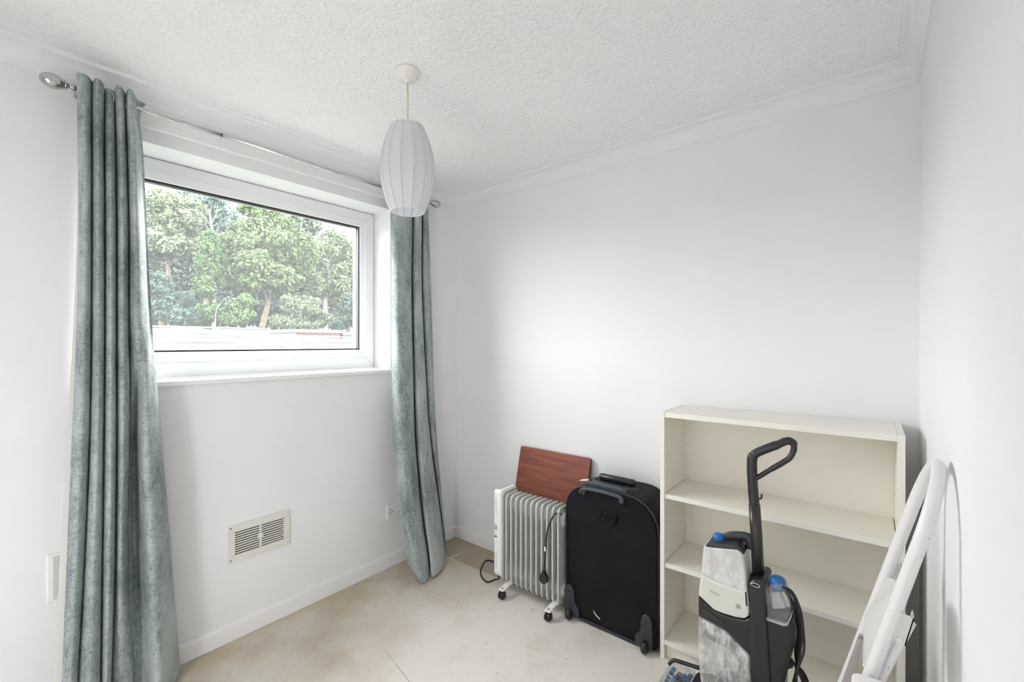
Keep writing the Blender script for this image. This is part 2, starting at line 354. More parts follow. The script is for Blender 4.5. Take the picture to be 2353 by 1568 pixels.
# painted batten above the window
bm = NB(); prism(bm, [(x, -1.90, z) for x, z in ((0, 2.222), (0.010, 2.222), (0.016, 2.228), (0.016, 2.300), (0, 2.300))], (0, 1.42, 0))
tag(link('trim_4', bm, 'gloss', bevel=0.002), 'white painted batten between window and coving', kind='structure')

# window
win = Thing('window_1', (-0.17, -1.2, 1.2), 'white plastic framed window with one large pane', kind='structure')
def ring(y0, y1, z0, z1, wd, x0, x1, name, mt, wl=None, wb=None, wt=None, parent=None, bevel=0.004):
    wl = wl or wd; wb = wb or wd; wt = wt or wd
    bm = NB()
    O = [(y0, z0), (y1, z0), (y1, z1), (y0, z1)]; I = [(y0+wl, z0+wb), (y1-wd, z0+wb), (y1-wd, z1-wt), (y0+wl, z1-wt)]
    for k in range(4):
        j = (k+1) % 4; q = [O[k], O[j], I[j], I[k]]
        prism(bm, [(x0, a, c) for a, c in q], (x1-x0, 0, 0))
    return win.part(name, bm, mt, parent=parent, bevel=bevel)
fy0, fy1, fz0, fz1 = WY0+0.002, WY1-0.002, 1.200, WZ1-0.002
ring(fy0, fy1, fz0, fz1, 0.058, -0.245, -0.170, 'window_frame', 'upvc', wb=0.070)
sy0, sy1, sz0, sz1 = fy0+0.056, -0.607, 1.273, 2.108
sash = ring(sy0, sy1, sz0, sz1, 0.050, -0.235, -0.152, 'sash', 'upvc', wb=0.044, wt=0.042)
gy0, gy1, gz0, gz1 = sy0+0.048, sy1-0.048, sz0+0.042, sz1-0.040
ring(gy0-0.003, gy1+0.003, gz0-0.003, gz1+0.003, 0.0125, -0.176, -0.158, 'gasket', 'black_rubber', parent=sash, bevel=0)
ring(gy0, gy1, gz0, gz1, 0.009, -0.200, -0.186, 'spacer_bar', 'spacer', parent=sash, bevel=0)
win.part('pane', boxb(-0.183, -0.179, gy0, gy1, gz0, gz1), 'glass')
bm = NB(); box(bm, -0.152, -0.142, -1.235, -1.105, 1.277, 1.297)
hd = win.part('handle', bm, 'upvc', bevel=0.003)
bm = NB(); box(bm, -0.142, -0.120, -1.205, -1.180, 1.280, 1.296); box(bm, -0.128, -0.118, -1.20, -1.10, 1.279, 1.292)
win.part('lever', bm, 'upvc', parent=hd, bevel=0.003)
win.part('sill', boxb(-0.172, 0.022, WY0+0.001, WY1+0.004, 1.176, 1.1995), 'gloss', bevel=0.006)

# ================================================================== CURTAIN POLE
PZ, PX = 2.262, 0.075
pole = Thing('curtain_pole', (PX, -1.12, PZ), 'chrome curtain pole with egg shaped ends above the window', 'curtain pole')
pole.part('rod', tube(NB(), [(PX, -1.935, PZ), (PX, -1.455, PZ)], 0.0085, 14), 'chrome_pole', smooth=True)
pole.part('rod', tube(NB(), [(PX, -1.47, PZ), (PX, -0.30, PZ)], 0.0100, 14), 'chrome_pole', smooth=True)
for sgn, y in ((-1, -1.930), (1, -0.302)):
    prof = [(0.0095, 0), (0.0125, 0.001), (0.0125, 0.006), (0.007, 0.008), (0.006, 0.015), (0.010, 0.018), (0.0165, 0.022), (0.0165, 0.026)]
    neck = pole.part('finial', solid_lathe(NB(), [(r, sgn*h) for r, h in prof], (PX, y, PZ), 'Y'), 'chrome', smooth=True)
    egg = [(0.0165, 0.026)]+[(0.0255*math.sin(math.radians(a))**0.9, 0.056-0.032*math.cos(math.radians(a))) for a in range(40, 176, 9)]+[(0.002, 0.088)]
    pole.part('egg', solid_lathe(NB(), [(r, sgn*h) for r, h in egg], (PX, y, PZ), 'Y', 28), 'chrome', parent=neck, smooth=True)
for y in (-1.905, -0.36):
    bm = tube(NB(), [(0.0165, y, PZ), (PX, y, PZ-0.012)], 0.006, 10); solid_lathe(bm, [(0.022, 0.0165), (0.022, 0.020), (0.008, 0.024)], (0, y, PZ), 'X'); tube(bm, [(PX, y-0.006, PZ-0.001), (PX, y+0.006, PZ-0.001)], 0.0135, 12)
    pole.part('bracket', bm, 'chrome', smooth=True)

# ================================================================== CURTAINS
def curtain(rows, label, lining_shift, cat='curtain', rings=(), grooves=(), pinch=3.2, deep=0.02, proud=0.012, lexp=1.5, inset=0.012):
    """rows: (z, [(px, distance from wall), ...]) from top to bottom"""
    n = 7; lines = []; nr = []
    for z, pts in rows:
        q = []
        for i, (px, x) in enumerate(pts):
            if i in grooves:
                xl, xr = pts[i-1][1]+proud, pts[i+1][1]+proud
                q += [(px-pinch, x+(xl-x)*0.62), (px, max(0.026, x-deep)), (px+pinch, x+(xr-x)*0.62)]
            else: q.append((px, x+proud))
        nr.append((z, q))
    rows = nr
    for z, pts in rows:
        P = [onx(px, HOR, x) for px, x in pts]; lines.append([Vector((p.x, p.y, z)) for p in catmull(P, n)])
    cols = len(lines[0]); grid = []
    for c_ in range(cols): grid.append(catmull([l[c_] for l in lines], 8))
    rws = len(grid[0])
    base = onx(rows[-1][1][len(rows[-1][1])//2][0], HOR, 0.1); base.z = 0
    t = Thing('curtain', base, label, cat, 'teal grey curtains')
    bm = NB(); V = [[bm.verts.new(grid[c_][r_]) for r_ in range(rws)] for c_ in range(cols)]
    for c_ in range(cols-1):
        for r_ in range(rws-1): bm.faces.new((V[c_][r_], V[c_+1][r_], V[c_+1][r_+1], V[c_][r_+1]))
    t.part('fabric', bm, 'curtain', smooth=True, solid=0.004)
    bm = NB(); V = []
    for r_ in range(2, rws-1):
        colp = [grid[c_][r_] for c_ in range(cols)]; f = (r_/rws)**lexp
        lx = max(0.021, min(p.x for p in colp)-0.012)
        ya = min(p.y for p in colp)+inset+lining_shift*f; yb_ = max(p.y for p in colp)-0.03
        V.append([bm.verts.new((lx+0.004*math.sin(k*1.3)*f, ya+(yb_-ya)*k/12, grid[0][r_].z+0.004)) for k in range(13)])
    for r_ in range(len(V)-1):
        for c_ in range(12): bm.faces.new((V[r_][c_], V[r_][c_+1], V[r_+1][c_+1], V[r_+1][c_]))
    t.part('lining', bm, 'lining', smooth=True)
    for y in rings:
        R = []
        for k in range(20):
            a = 2*math.pi*k/20; R.append((PX+0.0225*math.cos(a), y+0.006*math.cos(a), PZ+0.0225*math.sin(a)))
        t.part('eyelet', tube(NB(), R, 0.004, 8, closed=True), 'chrome', smooth=True)
    return t
g, c = 0.055, 0.125
curtain([
 (2.300, [(176, .105), (194, .115), (212, .045), (224, .115), (239, .050), (251, .060), (263, .050), (274, .118), (288, .045), (300, .120), (314, .050), (324, .040), (335, .035)]),
 (2.240, [(177, .105), (193, .112), (211, .055), (224, .115), (240, .055), (252, .100), (264, .055), (275, .118), (288, .050), (301, .120), (314, .065), (318, .050), (320, .045)]),
 (2.100, [(179, .105), (196, .120), (211, .052), (225, .122), (240, .050), (252, .120), (266, .050), (278, .122), (291, .048), (306, .125), (319, .085), (323, .055), (328, .045)]),
 (1.800, [(183, .105), (198, .125), (211, .055), (226, .125), (241, .050), (254, .125), (268, .050), (281, .125), (296, .048), (313, .130), (327, .090), (331, .055), (337, .045)]),
 (1.400, [(177, .110), (193, .130), (210, .058), (226, .130), (241, .055), (255, .130), (268, .055), (282, .128), (297, .048), (318, .130), (338, .095), (343, .060), (350, .050)]),
 (1.020, [(166, .115), (186, .138), (206, .062), (223, .138), (239, .060), (254, .138), (268, .058), (283, .130), (298, .045), (312, .030), (330, .155), (358, .130), (368, .050)]),
 (0.545, [(153, .120), (172, .145), (193, .068), (214, .148), (235, .065), (250, .142), (265, .062), (277, .128), (294, .060), (316, .035), (344, .165), (376, .135), (391, .055)]),
 (0.115, [(141, .125), (159, .155), (177, .075), (205, .158), (231, .072), (243, .142), (256, .075), (278, .100), (305, .075), (330, .050), (358, .170), (389, .140), (409, .060)]),
 (0.014, [(139, .125), (157, .158), (174, .078), (204, .162), (230, .075), (242, .142), (256, .078), (280, .100), (306, .080), (332, .055), (360, .170), (392, .140), (413, .062)]),
], 'teal grey chenille eyelet curtain hanging at the near side of the window', -0.030, rings=(-1.905, -1.865, -1.835, -1.80, -1.775), grooves=(2, 4, 6, 8))
curtain([
 (2.300, [(900, .085), (915, .125), (934, .120), (949, .045), (956, .110), (964, .110), (970, .045), (976, .070), (983, .055)]),
 (2.100, [(900, .085), (915, .125), (936, .120), (949, .045), (957, .115), (965, .108), (970, .045), (977, .075), (985, .055)]),
 (1.700, [(900, .085), (916, .130), (938, .122), (947, .045), (957, .115), (966, .108), (970, .045), (980, .075), (990, .055)]),
 (1.150, [(901, .095), (918, .150), (940, .140), (951, .050), (960, .130), (974, .118), (979, .055), (988, .080), (996, .060)]),
 (0.750, [(905, .120), (922, .185), (944, .175), (956, .070), (966, .165), (982, .150), (989, .070), (997, .095), (1003, .070)]),
 (0.350, [(918, .165), (935, .240), (960, .235), (970, .110), (980, .225), (1001, .205), (1008, .100), (1012, .120), (1015, .090)]),
 (0.130, [(934, .200), (950, .275), (972, .280), (983, .150), (990, .270), (1012, .255), (1019, .140), (1021, .140), (1022, .115)]),
 (0.014, [(958, .225), (968, .300), (982, .310), (989, .180), (994, .305), (1014, .290), (1024, .180), (1024, .150), (1024, .125)]),
], 'teal grey chenille eyelet curtain hanging near the room corner', -0.045, rings=(-0.47, -0.40, -0.37), grooves=(3, 6), pinch=2.2, lexp=12, inset=0.095)

# ================================================================== PENDANT LAMP
LX, LY = 0.913, -1.126
lamp = Thing('pendant_lamp', (LX, LY, H), 'white ribbed barrel shaped pendant lamp hanging from the ceiling', 'lamp')
lamp.part('ceiling_rose', solid_lathe(NB(), [(0.046, H), (0.046, H-0.006), (0.043, H-0.014), (0.034, H-0.030), (0.028, H-0.036), (0.010, H-0.038), (0.007, H-0.046)], (LX, LY, 0), 'Z', 36), 'rose', smooth=True)
lamp.part('flex', tube(NB(), [(LX, LY, H-0.044), (LX+0.0005, LY, 2.25), (LX, LY, 2.10)], 0.0034, 8), 'cord', smooth=True)
bm = NB(); solid_lathe(bm, [(0.012, 2.10), (0.017, 2.095), (0.017, 2.05), (0.020, 2.045), (0.020, 2.03)], (LX, LY, 0)); lamp.part('lamp_holder', bm, 'rose', smooth=True)
ZT, ZB = 2.172, 1.852
def shade_r(t):   # 0 bottom .. 1 top
    return 0.062+0.040*math.sin(math.pi*min(1, max(0, t*1.0)))**0.82 - 0.004*t
NP = 14
prof = []
for k in range(25):
    t = k/24; prof.append((shade_r(t), ZB+(ZT-ZB)*t))
def mod(a, h):
    t = (h-ZB)/(ZT-ZB); ph = (a*NP/(2*math.pi)) % 1.0
    return 1-0.060*math.sin(math.pi*t)**0.6*math.sin(math.pi*ph)**0.9
bm, R = lathe(NB(), prof, (LX, LY, 0), 'Z', NP*8, mod)
sh = lamp.part('lamp_shade', bm, 'shade', smooth=True)
for z, rr in ((ZB, shade_r(0)), (ZT, shade_r(1))):
    lamp.part('hoop', tube(NB(), [(LX+rr*math.cos(a*math.pi/24), LY+rr*math.sin(a*math.pi/24), z) for a in range(48)], 0.0018, 6, closed=True), 'white_plastic', parent=sh, smooth=True)
for k in range(NP):
    a = 2*math.pi*k/NP
    lamp.part('rib', tube(NB(), [(LX+(r_+0.0004)*math.cos(a), LY+(r_+0.0004)*math.sin(a), z_) for r_, z_ in prof], 0.0013, 5), 'shade', parent=sh, smooth=True)
for k in range(3):
    a = 2*math.pi*k/3; lamp.part('spoke', tube(NB(), [(LX+0.016*math.cos(a), LY+0.016*math.sin(a), 2.045), (LX+0.056*math.cos(a), LY+0.056*math.sin(a), ZT-0.003)], 0.0015, 6), 'white_plastic', parent=sh)

# ================================================================== WALL FITTINGS
vt = Thing('air_vent', (0, -1.286, 0.438), 'cream plastic louvred air vent on the wall below the window', 'vent')
VY0, VY1, VZ0, VZ1 = -1.424, -1.150, 0.352, 0.523
bm = NB(); 
for (a0, a1, b0, b1) in ((VY0, VY1, VZ0, VZ0+0.030), (VY0, VY1, VZ1-0.030, VZ1), (VY0, VY0+0.028, VZ0+0.03, VZ1-0.03), (VY1-0.028, VY1, VZ0+0.03, VZ1-0.03)): box(bm, 0, 0.008, a0, a1, b0, b1)
vt.part('frame', bm, 'cream_plastic', bevel=0.002)
vt.part('back', boxb(0.0002, 0.0012, VY0+0.02, VY1-0.02, VZ0+0.02, VZ1-0.02), 'dark')
vt.part('mullion', boxb(0.001, 0.009, -1.290, -1.283, VZ0+0.03, VZ1-0.03), 'cream_plastic')
vt.part('centre_knob', solid_lathe(NB(), [(0.013, 0.002), (0.013, 0.010), (0.010, 0.012)], (0, -1.2865, 0.4375), 'X', 20), 'cream_plastic')
slat = None
zs = [VZ0+0.031+k*(VZ1-VZ0-0.062)/10 for k in range(11)]
for k in range(11):
    for (a0, a1) in ((VY0+0.028, -1.290), (-1.283, VY1-0.028)):
        bm = NB(); z = zs[k]
        box(bm, 0.0050, 0.0080, a0, a1, z-0.0029, z+0.0029); vt.part('slat', bm, 'cream_plastic')
for y in (VY0+0.010, VY1-0.010):
    for z in (VZ0+0.012, VZ1-0.012): vt.part('screw', solid_lathe(NB(), [(0.0032, 0.007), (0.0032, 0.0085)], (0, y, z), 'X', 10), 'grey_plastic' if y > -1.3 else 'dark')
# plug socket
sk_ = Thing('wall_socket', (0, -0.50, 0.335), 'white double plug socket half hidden by the corner curtain', 'socket')
sk_.part('faceplate', boxb(0, 0.009, -0.573, -0.427, 0.291, 0.379), 'white_plastic', bevel=0.003)
for dx in (0, 0.072):
    for (y, z, wy, wz) in ((-0.546, 0.345, 0.003, 0.004), (-0.5575, 0.332, 0.003, 0.003), (-0.5345, 0.332, 0.003, 0.003), (-0.546, 0.318, 0.003, 0.003)):
        sk_.part('pin_slot', boxb(0.0085, 0.0093, y+dx-wy, y+dx+wy, z-wz, z+wz), 'dark')
for y in (-0.56, -0.44): sk_.part('switch', boxb(0.009, 0.012, y+0.02, y+0.03, 0.350, 0.368), 'white_plastic')
# plate behind left curtain
wp = Thing('wall_plate', (0, -1.93, 0.518), 'white wall plate with slotted grey insert, partly behind the near curtain', 'wall plate')
wp.part('surround', boxb(0, 0.006, -1.993, -1.872, 0.432, 0.605), 'white_plastic', bevel=0.005)
wp.part('insert', boxb(0.005, 0.011, -1.980, -1.885, 0.442, 0.595), 'grey_plastic_light', bevel=0.003)
for z0 in (0.455, 0.525):
    wp.part('slot', boxb(0.0105, 0.0113, -1.966, -1.950, z0, z0+0.058), 'grey_plastic')
    for k in range(3): wp.part('slot_rib', boxb(0.0108, 0.0122, -1.9645+k*0.0055, -1.9625+k*0.0055, z0, z0+0.058), 'white_plastic')
# small plate in the corner, blank
cpz = Thing('blank_plate', (0, -0.21, 0.59), 'small blank white plate on the wall beside the corner curtain', 'wall plate')
cpz.part('plate', boxb(0, 0.007, -0.245, -0.167, 0.556, 0.598), 'white_plastic', bevel=0.002)
cpz.part('screw', solid_lathe(NB(), [(0.003, 0.006), (0.003, 0.0078)], (0, -0.235, 0.577), 'X', 10), 'white_plastic')

# ================================================================== BOARD
bd = Thing('wooden_board', (0.85, -0.18, 0.07), 'reddish brown wooden board leaning on the back wall behind the radiator', 'board')
bw0, bw1, bt = 0.598, 1.081, 0.018
zb, zt_ = 0.078, 0.722
yb, yt_ = -0.160, -0.006
up = Vector((0, yt_-yb, zt_-zb)); Ln = up.length; up.normalize(); nn = Vector((0, -up.z, up.y))
bm = NB(); pts = rrect(bw0, bw1, 0, Ln, 0.010, 4)
prism(bm, [Vector((x, yb, zb))+up*q for x, q in pts], nn*bt)
o = bd.part('panel', bm, 'wood', bevel=0.003); 
bm = NB()
for s0 in (bw1-0.0005,):
    prism(bm, [Vector((s0, yb, zb))+up*0.012+nn*0.001, Vector((s0, yb, zb))+up*(Ln-0.012)+nn*0.001, Vector((s0, yb, zb))+up*(Ln-0.012)+nn*(bt-0.001), Vector((s0, yb, zb))+up*0.012+nn*(bt-0.001)], (0.0012, 0, 0))
bd.part('edge_band', bm, 'wood_edge')

# ================================================================== RADIATOR
rd = Thing('oil_radiator', (0.88, -0.26, 0), 'grey white oil filled electric radiator with eleven fins on castors', 'radiator')
RX0, PITCH, RY0_, RY1_ = 0.727, 0.0335, -0.322, -0.206
fin = None
for k in range(11):
    x = RX0+k*PITCH
    if fin is None:
        bm = NB(); pr = rrect(RY0_, RY1_, 0.046, 0.532, 0.028, 6)
        prism(bm, [(x-0.0055, y, z) for y, z in pr], (0.0110, 0, 0))
        pr2 = rrect(RY0_+0.020, RY1_-0.020, 0.062, 0.515, 0.03, 6)
        prism(bm, [(x-0.0030, y, z) for y, z in pr2], (0.0060, 0, 0))
        for z in (0.112, 0.468):
            solid_lathe(bm, [(0.030, -0.0170), (0.033, -0.010), (0.044, -0.006), (0.044, 0.006), (0.033, 0.010), (0.030, 0.0170)], (x, (RY0_+RY1_)/2, z), 'X', 20)
        fin = rd.part('fin', bm, 'heater', bevel=0.0025)
    else:
        f2 = fin.copy(); COL.objects.link(f2); f2.location.x = k*PITCH
xe = RX0+10*PITCH
for z in (0.112, 0.468): rd.part('end_cap', solid_lathe(NB(), [(0.034, 0.006), (0.034, 0.012), (0.028, 0.016), (0.010, 0.017)], (xe, -0.264, z), 'X', 24), 'heater', smooth=False, bevel=0.001)
# control box
bm = NB(); prism(bm, [(0.652, y, z) for y, z in rrect(-0.336, -0.194, 0.070, 0.550, (0.03, 0.03, 0.018, 0.018), 6)], (0.050, 0, 0)); cb = rd.part('control_box', bm, 'white_plastic', bevel=0.006)
rd.part('end_trim', prism(NB(), [(0.700, y, z) for y, z in rrect(-0.330, -0.200, 0.060, 0.543, 0.02, 5)], (0.012, 0, 0)), 'heater', bevel=0.003)
rd.part('handle_recess', boxb(0.660, 0.680, -0.320, -0.210, 0.5495, 0.5508), 'grey_plastic', parent=cb)
rd.part('display', boxb(0.656, 0.676, -0.3372, -0.3355, 0.330, 0.357), 'grey_plastic', parent=cb)
rd.part('rating_label', boxb(0.656, 0.676, -0.3370, -0.3355, 0.285, 0.328), 'paper', parent=cb)
for k, (a0, a1) in enumerate(((0.658, 0.664), (0.6655, 0.669), (0.670, 0.675))): rd.part('label_mark', boxb(a0, a1, -0.3376, -0.3368, 0.288+0.002*k, 0.298), 'dark', parent=cb)
for z0 in (0.420, 0.120):
    for k in range(10): rd.part('vent_slit', boxb(0.664, 0.674, -0.3368, -0.3356, z0+k*0.009, z0+k*0.009+0.0028), 'grey_plastic', parent=cb)
# castor feet
for x in (0.752, 1.047):
    bm = NB(); prism(bm, [(x-0.016, y, z) for y, z in ((-0.395, 0.052), (-0.345, 0.062), (-0.175, 0.062), (-0.135, 0.056), (-0.135, 0.051), (-0.180, 0.054), (-0.340, 0.054), (-0.395, 0.046))], (0.032, 0, 0))
    ft = rd.part('foot_bar', bm, 'white_plastic', bevel=0.002)
    for y in (-0.382, -0.146):
        bm = NB(); rw = 0.0205
        for s in (-1, 1): solid_lathe(bm, [(rw-0.004, s*0.0015), (rw, s*0.004), (rw, s*0.012), (rw-0.005, s*0.0155)], (x-0.002, y, rw), 'X', 20)
        tube(bm, [(x-0.002, y, rw), (x-0.002, y, 0.048)], 0.007, 10)
        rd.part('castor', bm, 'black_plastic', parent=ft, bevel=0.001)
        if y < -0.3: rd.part('cap_nut', solid_lathe(NB(), [(0.007, 0.050), (0.0065, 0.056), (0.003, 0.061)], (x, y, 0), 'Z', 12), 'chrome', parent=ft, smooth=True)
# flex: floor loop and the hanging plug
lp = [onz(1140, 1279, 0.03), onz(1122, 1288, 0.006), onz(1106, 1306, 0.005), onz(1106, 1324, 0.005), onz(1120, 1338, 0.005), onz(1138, 1332, 0.006), onz(1148, 1322, 0.02)]
lp = [Vector((0.66, -0.20, 0.11)), Vector((0.640, -0.188, 0.05))]+lp[1:6]+[Vector((0.655, -0.30, 0.04)), Vector((0.668, -0.315, 0.085))]
rd.part('flex', tube(NB(), catmull(lp, 8), 0.0040, 8), 'black_soft', smooth=True)
hp = [ony(1290, 1170, -0.326), ony(1274, 1183, -0.330), ony(1258, 1220, -0.332), ony(1254, 1262, -0.333), ony(1251, 1300, -0.334), ony(1250, 1318, -0.336)]
hp[0] = Vector((xe+0.008, -0.30, 0.50))
rd.part('plug_flex', tube(NB(), catmull(hp, 8), 0.0036, 8), 'black_soft', smooth=True)
p = ony(1253, 1262, -0.333); rd.part('flex_tag', tube(NB(), [p+Vector((0, 0, 0.011)), p-Vector((0, 0, 0.010))], 0.0056, 8), 'paper')
p = ony(1250, 1325, -0.338)
bm = NB(); prism(bm, [(p.x+a, p.y-0.014, p.z+b2) for a, b2 in ((-0.006, 0.030), (0.006, 0.030), (0.012, 0.012), (0.022, 0.006), (0.024, -0.018), (0.010, -0.034), (-0.008, -0.034), (-0.022, -0.020), (-0.023, 0.004), (-0.012, 0.012))], (0, 0.024, 0))
rd.part('plug', bm, 'black_plastic', bevel=0.004)

# ================================================================== SUITCASE
su = Thing('suitcase', (1.31, -0.16, 0), 'black fabric wheeled suitcase standing between radiator and bookcase', 'suitcase')
SX0, SX1, SF, SB = 1.087, 1.556, -0.284, -0.055
out = rrect(SX0, SX1, 0.014, 0.662, (0.03, 0.03, 0.145, 0.125), 9)
# narrow slightly towards the top-left like the soft case
def bulge(bm, y): pass
bm = NB(); rows_ = []
ys = [SF, SF+0.012, SF+0.06, (SF+SB)/2, SB-0.05, SB-0.012, SB]; ins = [0.008, 0.0, -0.002, -0.003, -0.001, 0.0, 0.010]
cx_, cz_ = (SX0+SX1)/2, 0.338
for y, i_ in zip(ys, ins): rows_.append([bm.verts.new((cx_+(x-cx_)*(1-i_/0.236), y, cz_+(z-cz_)*(1-i_/0.324))) for x, z in out])
for A, B in zip(rows_, rows_[1:]):
    for k in range(len(out)): bm.faces.new((A[k], A[(k+1) % len(out)], B[(k+1) % len(out)], B[k]))
bm.faces.new(rows_[0]); bm.faces.new(list(reversed(rows_[-1])))
su.part('shell', bm, 'nylon', bevel=0.004)
for y in (SF+0.004, SB-0.008):
    su.part('piping', tube(NB(), [(x, y, z) for x, z in out], 0.0040, 6, closed=True), 'black_plastic', smooth=True)
su.part('panel_seam', tube(NB(), catmull([ony(1310, 1150, SF-0.001), ony(1350, 1160, SF-0.001), ony(1420, 1178, SF-0.001), ony(1500, 1196, SF-0.001)], 5), 0.0012, 5), 'nylon')
# grab pocket
pts = [ony(1360, 1168, SF), ony(1418, 1182, SF), ony(1419, 1190, SF), ony(1414, 1205, SF), ony(1402, 1213, SF), ony(1388, 1212, SF), ony(1374, 1201, SF), ony(1365, 1186, SF)]
pk = su.part('pocket_flap', prism(NB(), pts, (0, -0.008, 0)), 'nylon', bevel=0.003)
for k in range(3):
    a = ony(1372+k*11, 1196-k*2+k*3, SF-0.009); b2 = ony(1384+k*12, 1180+k*3, SF-0.009); su.part('fold', tube(NB(), [a, b2], 0.003, 6, flat=0.5), 'nylon', parent=pk, smooth=True)
# carry handle over the top edge
hl = NB()
A0, A1 = 1.176, 1.392
top = 0.664
pts = [(A0, SF-0.004, 0.630), (A0+0.006, SF-0.006, 0.646), (A0+0.03, SF-0.008, 0.654), ((A0+A1)/2, SF-0.009, 0.657), (A1-0.03, SF-0.008, 0.654), (A1-0.006, SF-0.006, 0.646), (A1, SF-0.004, 0.630)]
su.part('carry_handle', tube(hl, catmull(pts, 5), 0.0135, 10, flat=0.6), 'slate_plastic', smooth=True)
bm = NB(); prism(bm, [(x, -0.250, z) for x, z in ((A0+0.006, 0.662), (A0+0.012, 0.672), (A1-0.012, 0.672), (A1-0.006, 0.662))], (0, 0.055, 0)); tr_ = su.part('handle_tray', bm, 'black_plastic', bevel=0.003)
bm = NB(); prism(bm, [(x, -0.262, z) for x, z in ((A0+0.002, 0.660), (A0+0.020, 0.680), (A1-0.020, 0.680), (A1-0.002, 0.660))], (0, 0.016, 0)); su.part('tray_rim', bm, 'slate_plastic', parent=tr_, bevel=0.003)
for x in (A0+0.01, A1-0.01):
    bm = NB(); prism(bm, [(x-0.014, SF-0.0065, 0.648), (x+0.014, SF-0.0065, 0.648), (x+0.008, SF-0.0065, 0.622), (x-0.008, SF-0.0065, 0.622)], (0, 0.008, 0)); su.part('handle_anchor', bm, 'slate_plastic', bevel=0.003)
# telescopic handle grip
g0, g1 = ony(1380, 1094, -0.150), ony(1458, 1112, -0.150); zz = (g0.z+g1.z)/2
gr = su.part('pull_grip', tube(NB(), [(g0.x, -0.150, zz), (g0.x+0.006, -0.150, zz), (g1.x-0.006, -0.150, zz), (g1.x, -0.150, zz)], [0.014, 0.0175, 0.0175, 0.014], 18), 'black_plastic', smooth=True)
for x in (g0.x+0.035, g1.x-0.03): su.part('pull_post', tube(NB(), [(x, -0.150, zz), (x, -0.150, 0.655)], 0.008, 8), 'black_plastic', parent=gr)
su.part('top_binding', tube(NB(), [(1.16, -0.185, 0.6655), (1.30, -0.190, 0.6660), (1.42, -0.185, 0.6650)], 0.004, 6), 'dark_grey_plastic')
# luggage tag with tie
bm = NB(); prism(bm, [(1.110, -0.205, 0.648), (1.182, -0.225, 0.668), (1.176, -0.190, 0.670), (1.108, -0.170, 0.650)], (0, 0, 0.003)); tg = su.part('luggage_tag', bm, 'slate_plastic')
bm = NB(); prism(bm, [(1.116, -0.200, 0.6528), (1.170, -0.216, 0.6680), (1.165, -0.196, 0.6700), (1.115, -0.178, 0.6545)], (0, 0, 0.0014)); su.part('address_card', bm, 'paper', parent=tg)
su.part('tag_tie', tube(NB(), catmull([(1.176, -0.205, 0.670), (1.196, -0.200, 0.684), (1.206, -0.180, 0.680), (1.196, -0.165, 0.668)], 5), 0.002, 6), 'black_soft', parent=tg)
# wheels and housings
for wx, sg in ((1.116, 1), (1.508, -1)):
    prf = [(-0.026, 0.02), (-0.028, 0.10), (-0.026, 0.140), (-0.016, 0.160), (0.0, 0.166), (0.016, 0.160), (0.026, 0.140), (0.028, 0.085), (0.052*1.0, 0.060), (0.054, 0.016), (0.020, 0.014)]
    bm = NB(); prism(bm, [(wx+sg*a, SF-0.020, z) for a, z in prf], (0, 0.030, 0)); hs = su.part('wheel_housing', bm, 'dark_grey_plastic', bevel=0.006, seg=3)
    su.part('wheel', solid_lathe(NB(), [(0.020, -0.012), (0.026, -0.007), (0.027, 0), (0.026, 0.007), (0.020, 0.012)], (wx+sg*0.004, SF-0.024, 0.027), 'X', 24), 'black_plastic', parent=hs, smooth=True)
    for z in (0.135, 0.080): su.part('rivet_hole', solid_lathe(NB(), [(0.005, -0.0208), (0.005, -0.019)], (wx, SF, z), 'Y', 10), 'black_soft', parent=hs)
su.part('base_rail', boxb(1.17, 1.455, SF-0.004, SF+0.02, 0.004, 0.018), 'dark_grey_plastic', bevel=0.002)
su.part('white_scuff', tube(NB(), catmull([ony(1364, 1404, SF-0.002), ony(1368, 1412, SF-0.002), ony(1379, 1424, SF-0.002)], 5), 0.0042, 6, flat=0.35), 'paper')

# ================================================================== BOOKCASE
bk = Thing('bookcase', (1.964, -0.145, 0), 'cream low bookcase with three empty shelves against the back wall', 'bookcase')
BX0, BX1, BF, BB, BH, T = 1.564, 2.358, -0.288, -0.008, 1.06, 0.0185
def slab(name, *a, mt='bookcase', bv=0.0012): return bk.part(name, boxb(*a), mt, bevel=bv)
sl = slab('side_panel', BX0, BX0+T, BF, BB, 0, BH); sr = slab('side_panel', BX1-T, BX1, BF, BB, 0, BH)
slab('top_panel', BX0+T+0.0004, BX1-T-0.0004, BF+0.001, BB, BH-0.022, BH-0.001)
for z in (0.708, 0.412): slab('shelf', BX0+T+0.001, BX1-T-0.003, BF+0.005, BB-0.006, z-0.0195, z)
slab('bottom_shelf', BX0+T+0.0004, BX1-T-0.0004, BF+0.001, BB-0.004, 0.062, 0.081)
slab('plinth', BX0+T+0.0004, BX1-T-0.0004, BF+0.022, BF+0.036, 0, 0.0618)
bk.part('back_board', boxb(BX0+T+0.0004, BX1-T-0.0004, BB-0.005, BB-0.001, 0.0815, BH-0.0225), 'book_back')
for (xs, s_, par) in ((BX0+T, 1, sl), (BX1-T, -1, sr)):
    bm = NB()
    for yy in (BF+0.038, BB-0.045):
        for k in range(26):
            z = 0.165+k*0.032
            if z > 0.94: continue
            solid_lathe(bm, [(0.0026, s_*0.0001), (0.0026, s_*0.0004)], (xs, yy, z), 'X', 8)
    tag(bk.part('pin_holes', bm, 'hole', parent=par), None, kind='stuff')

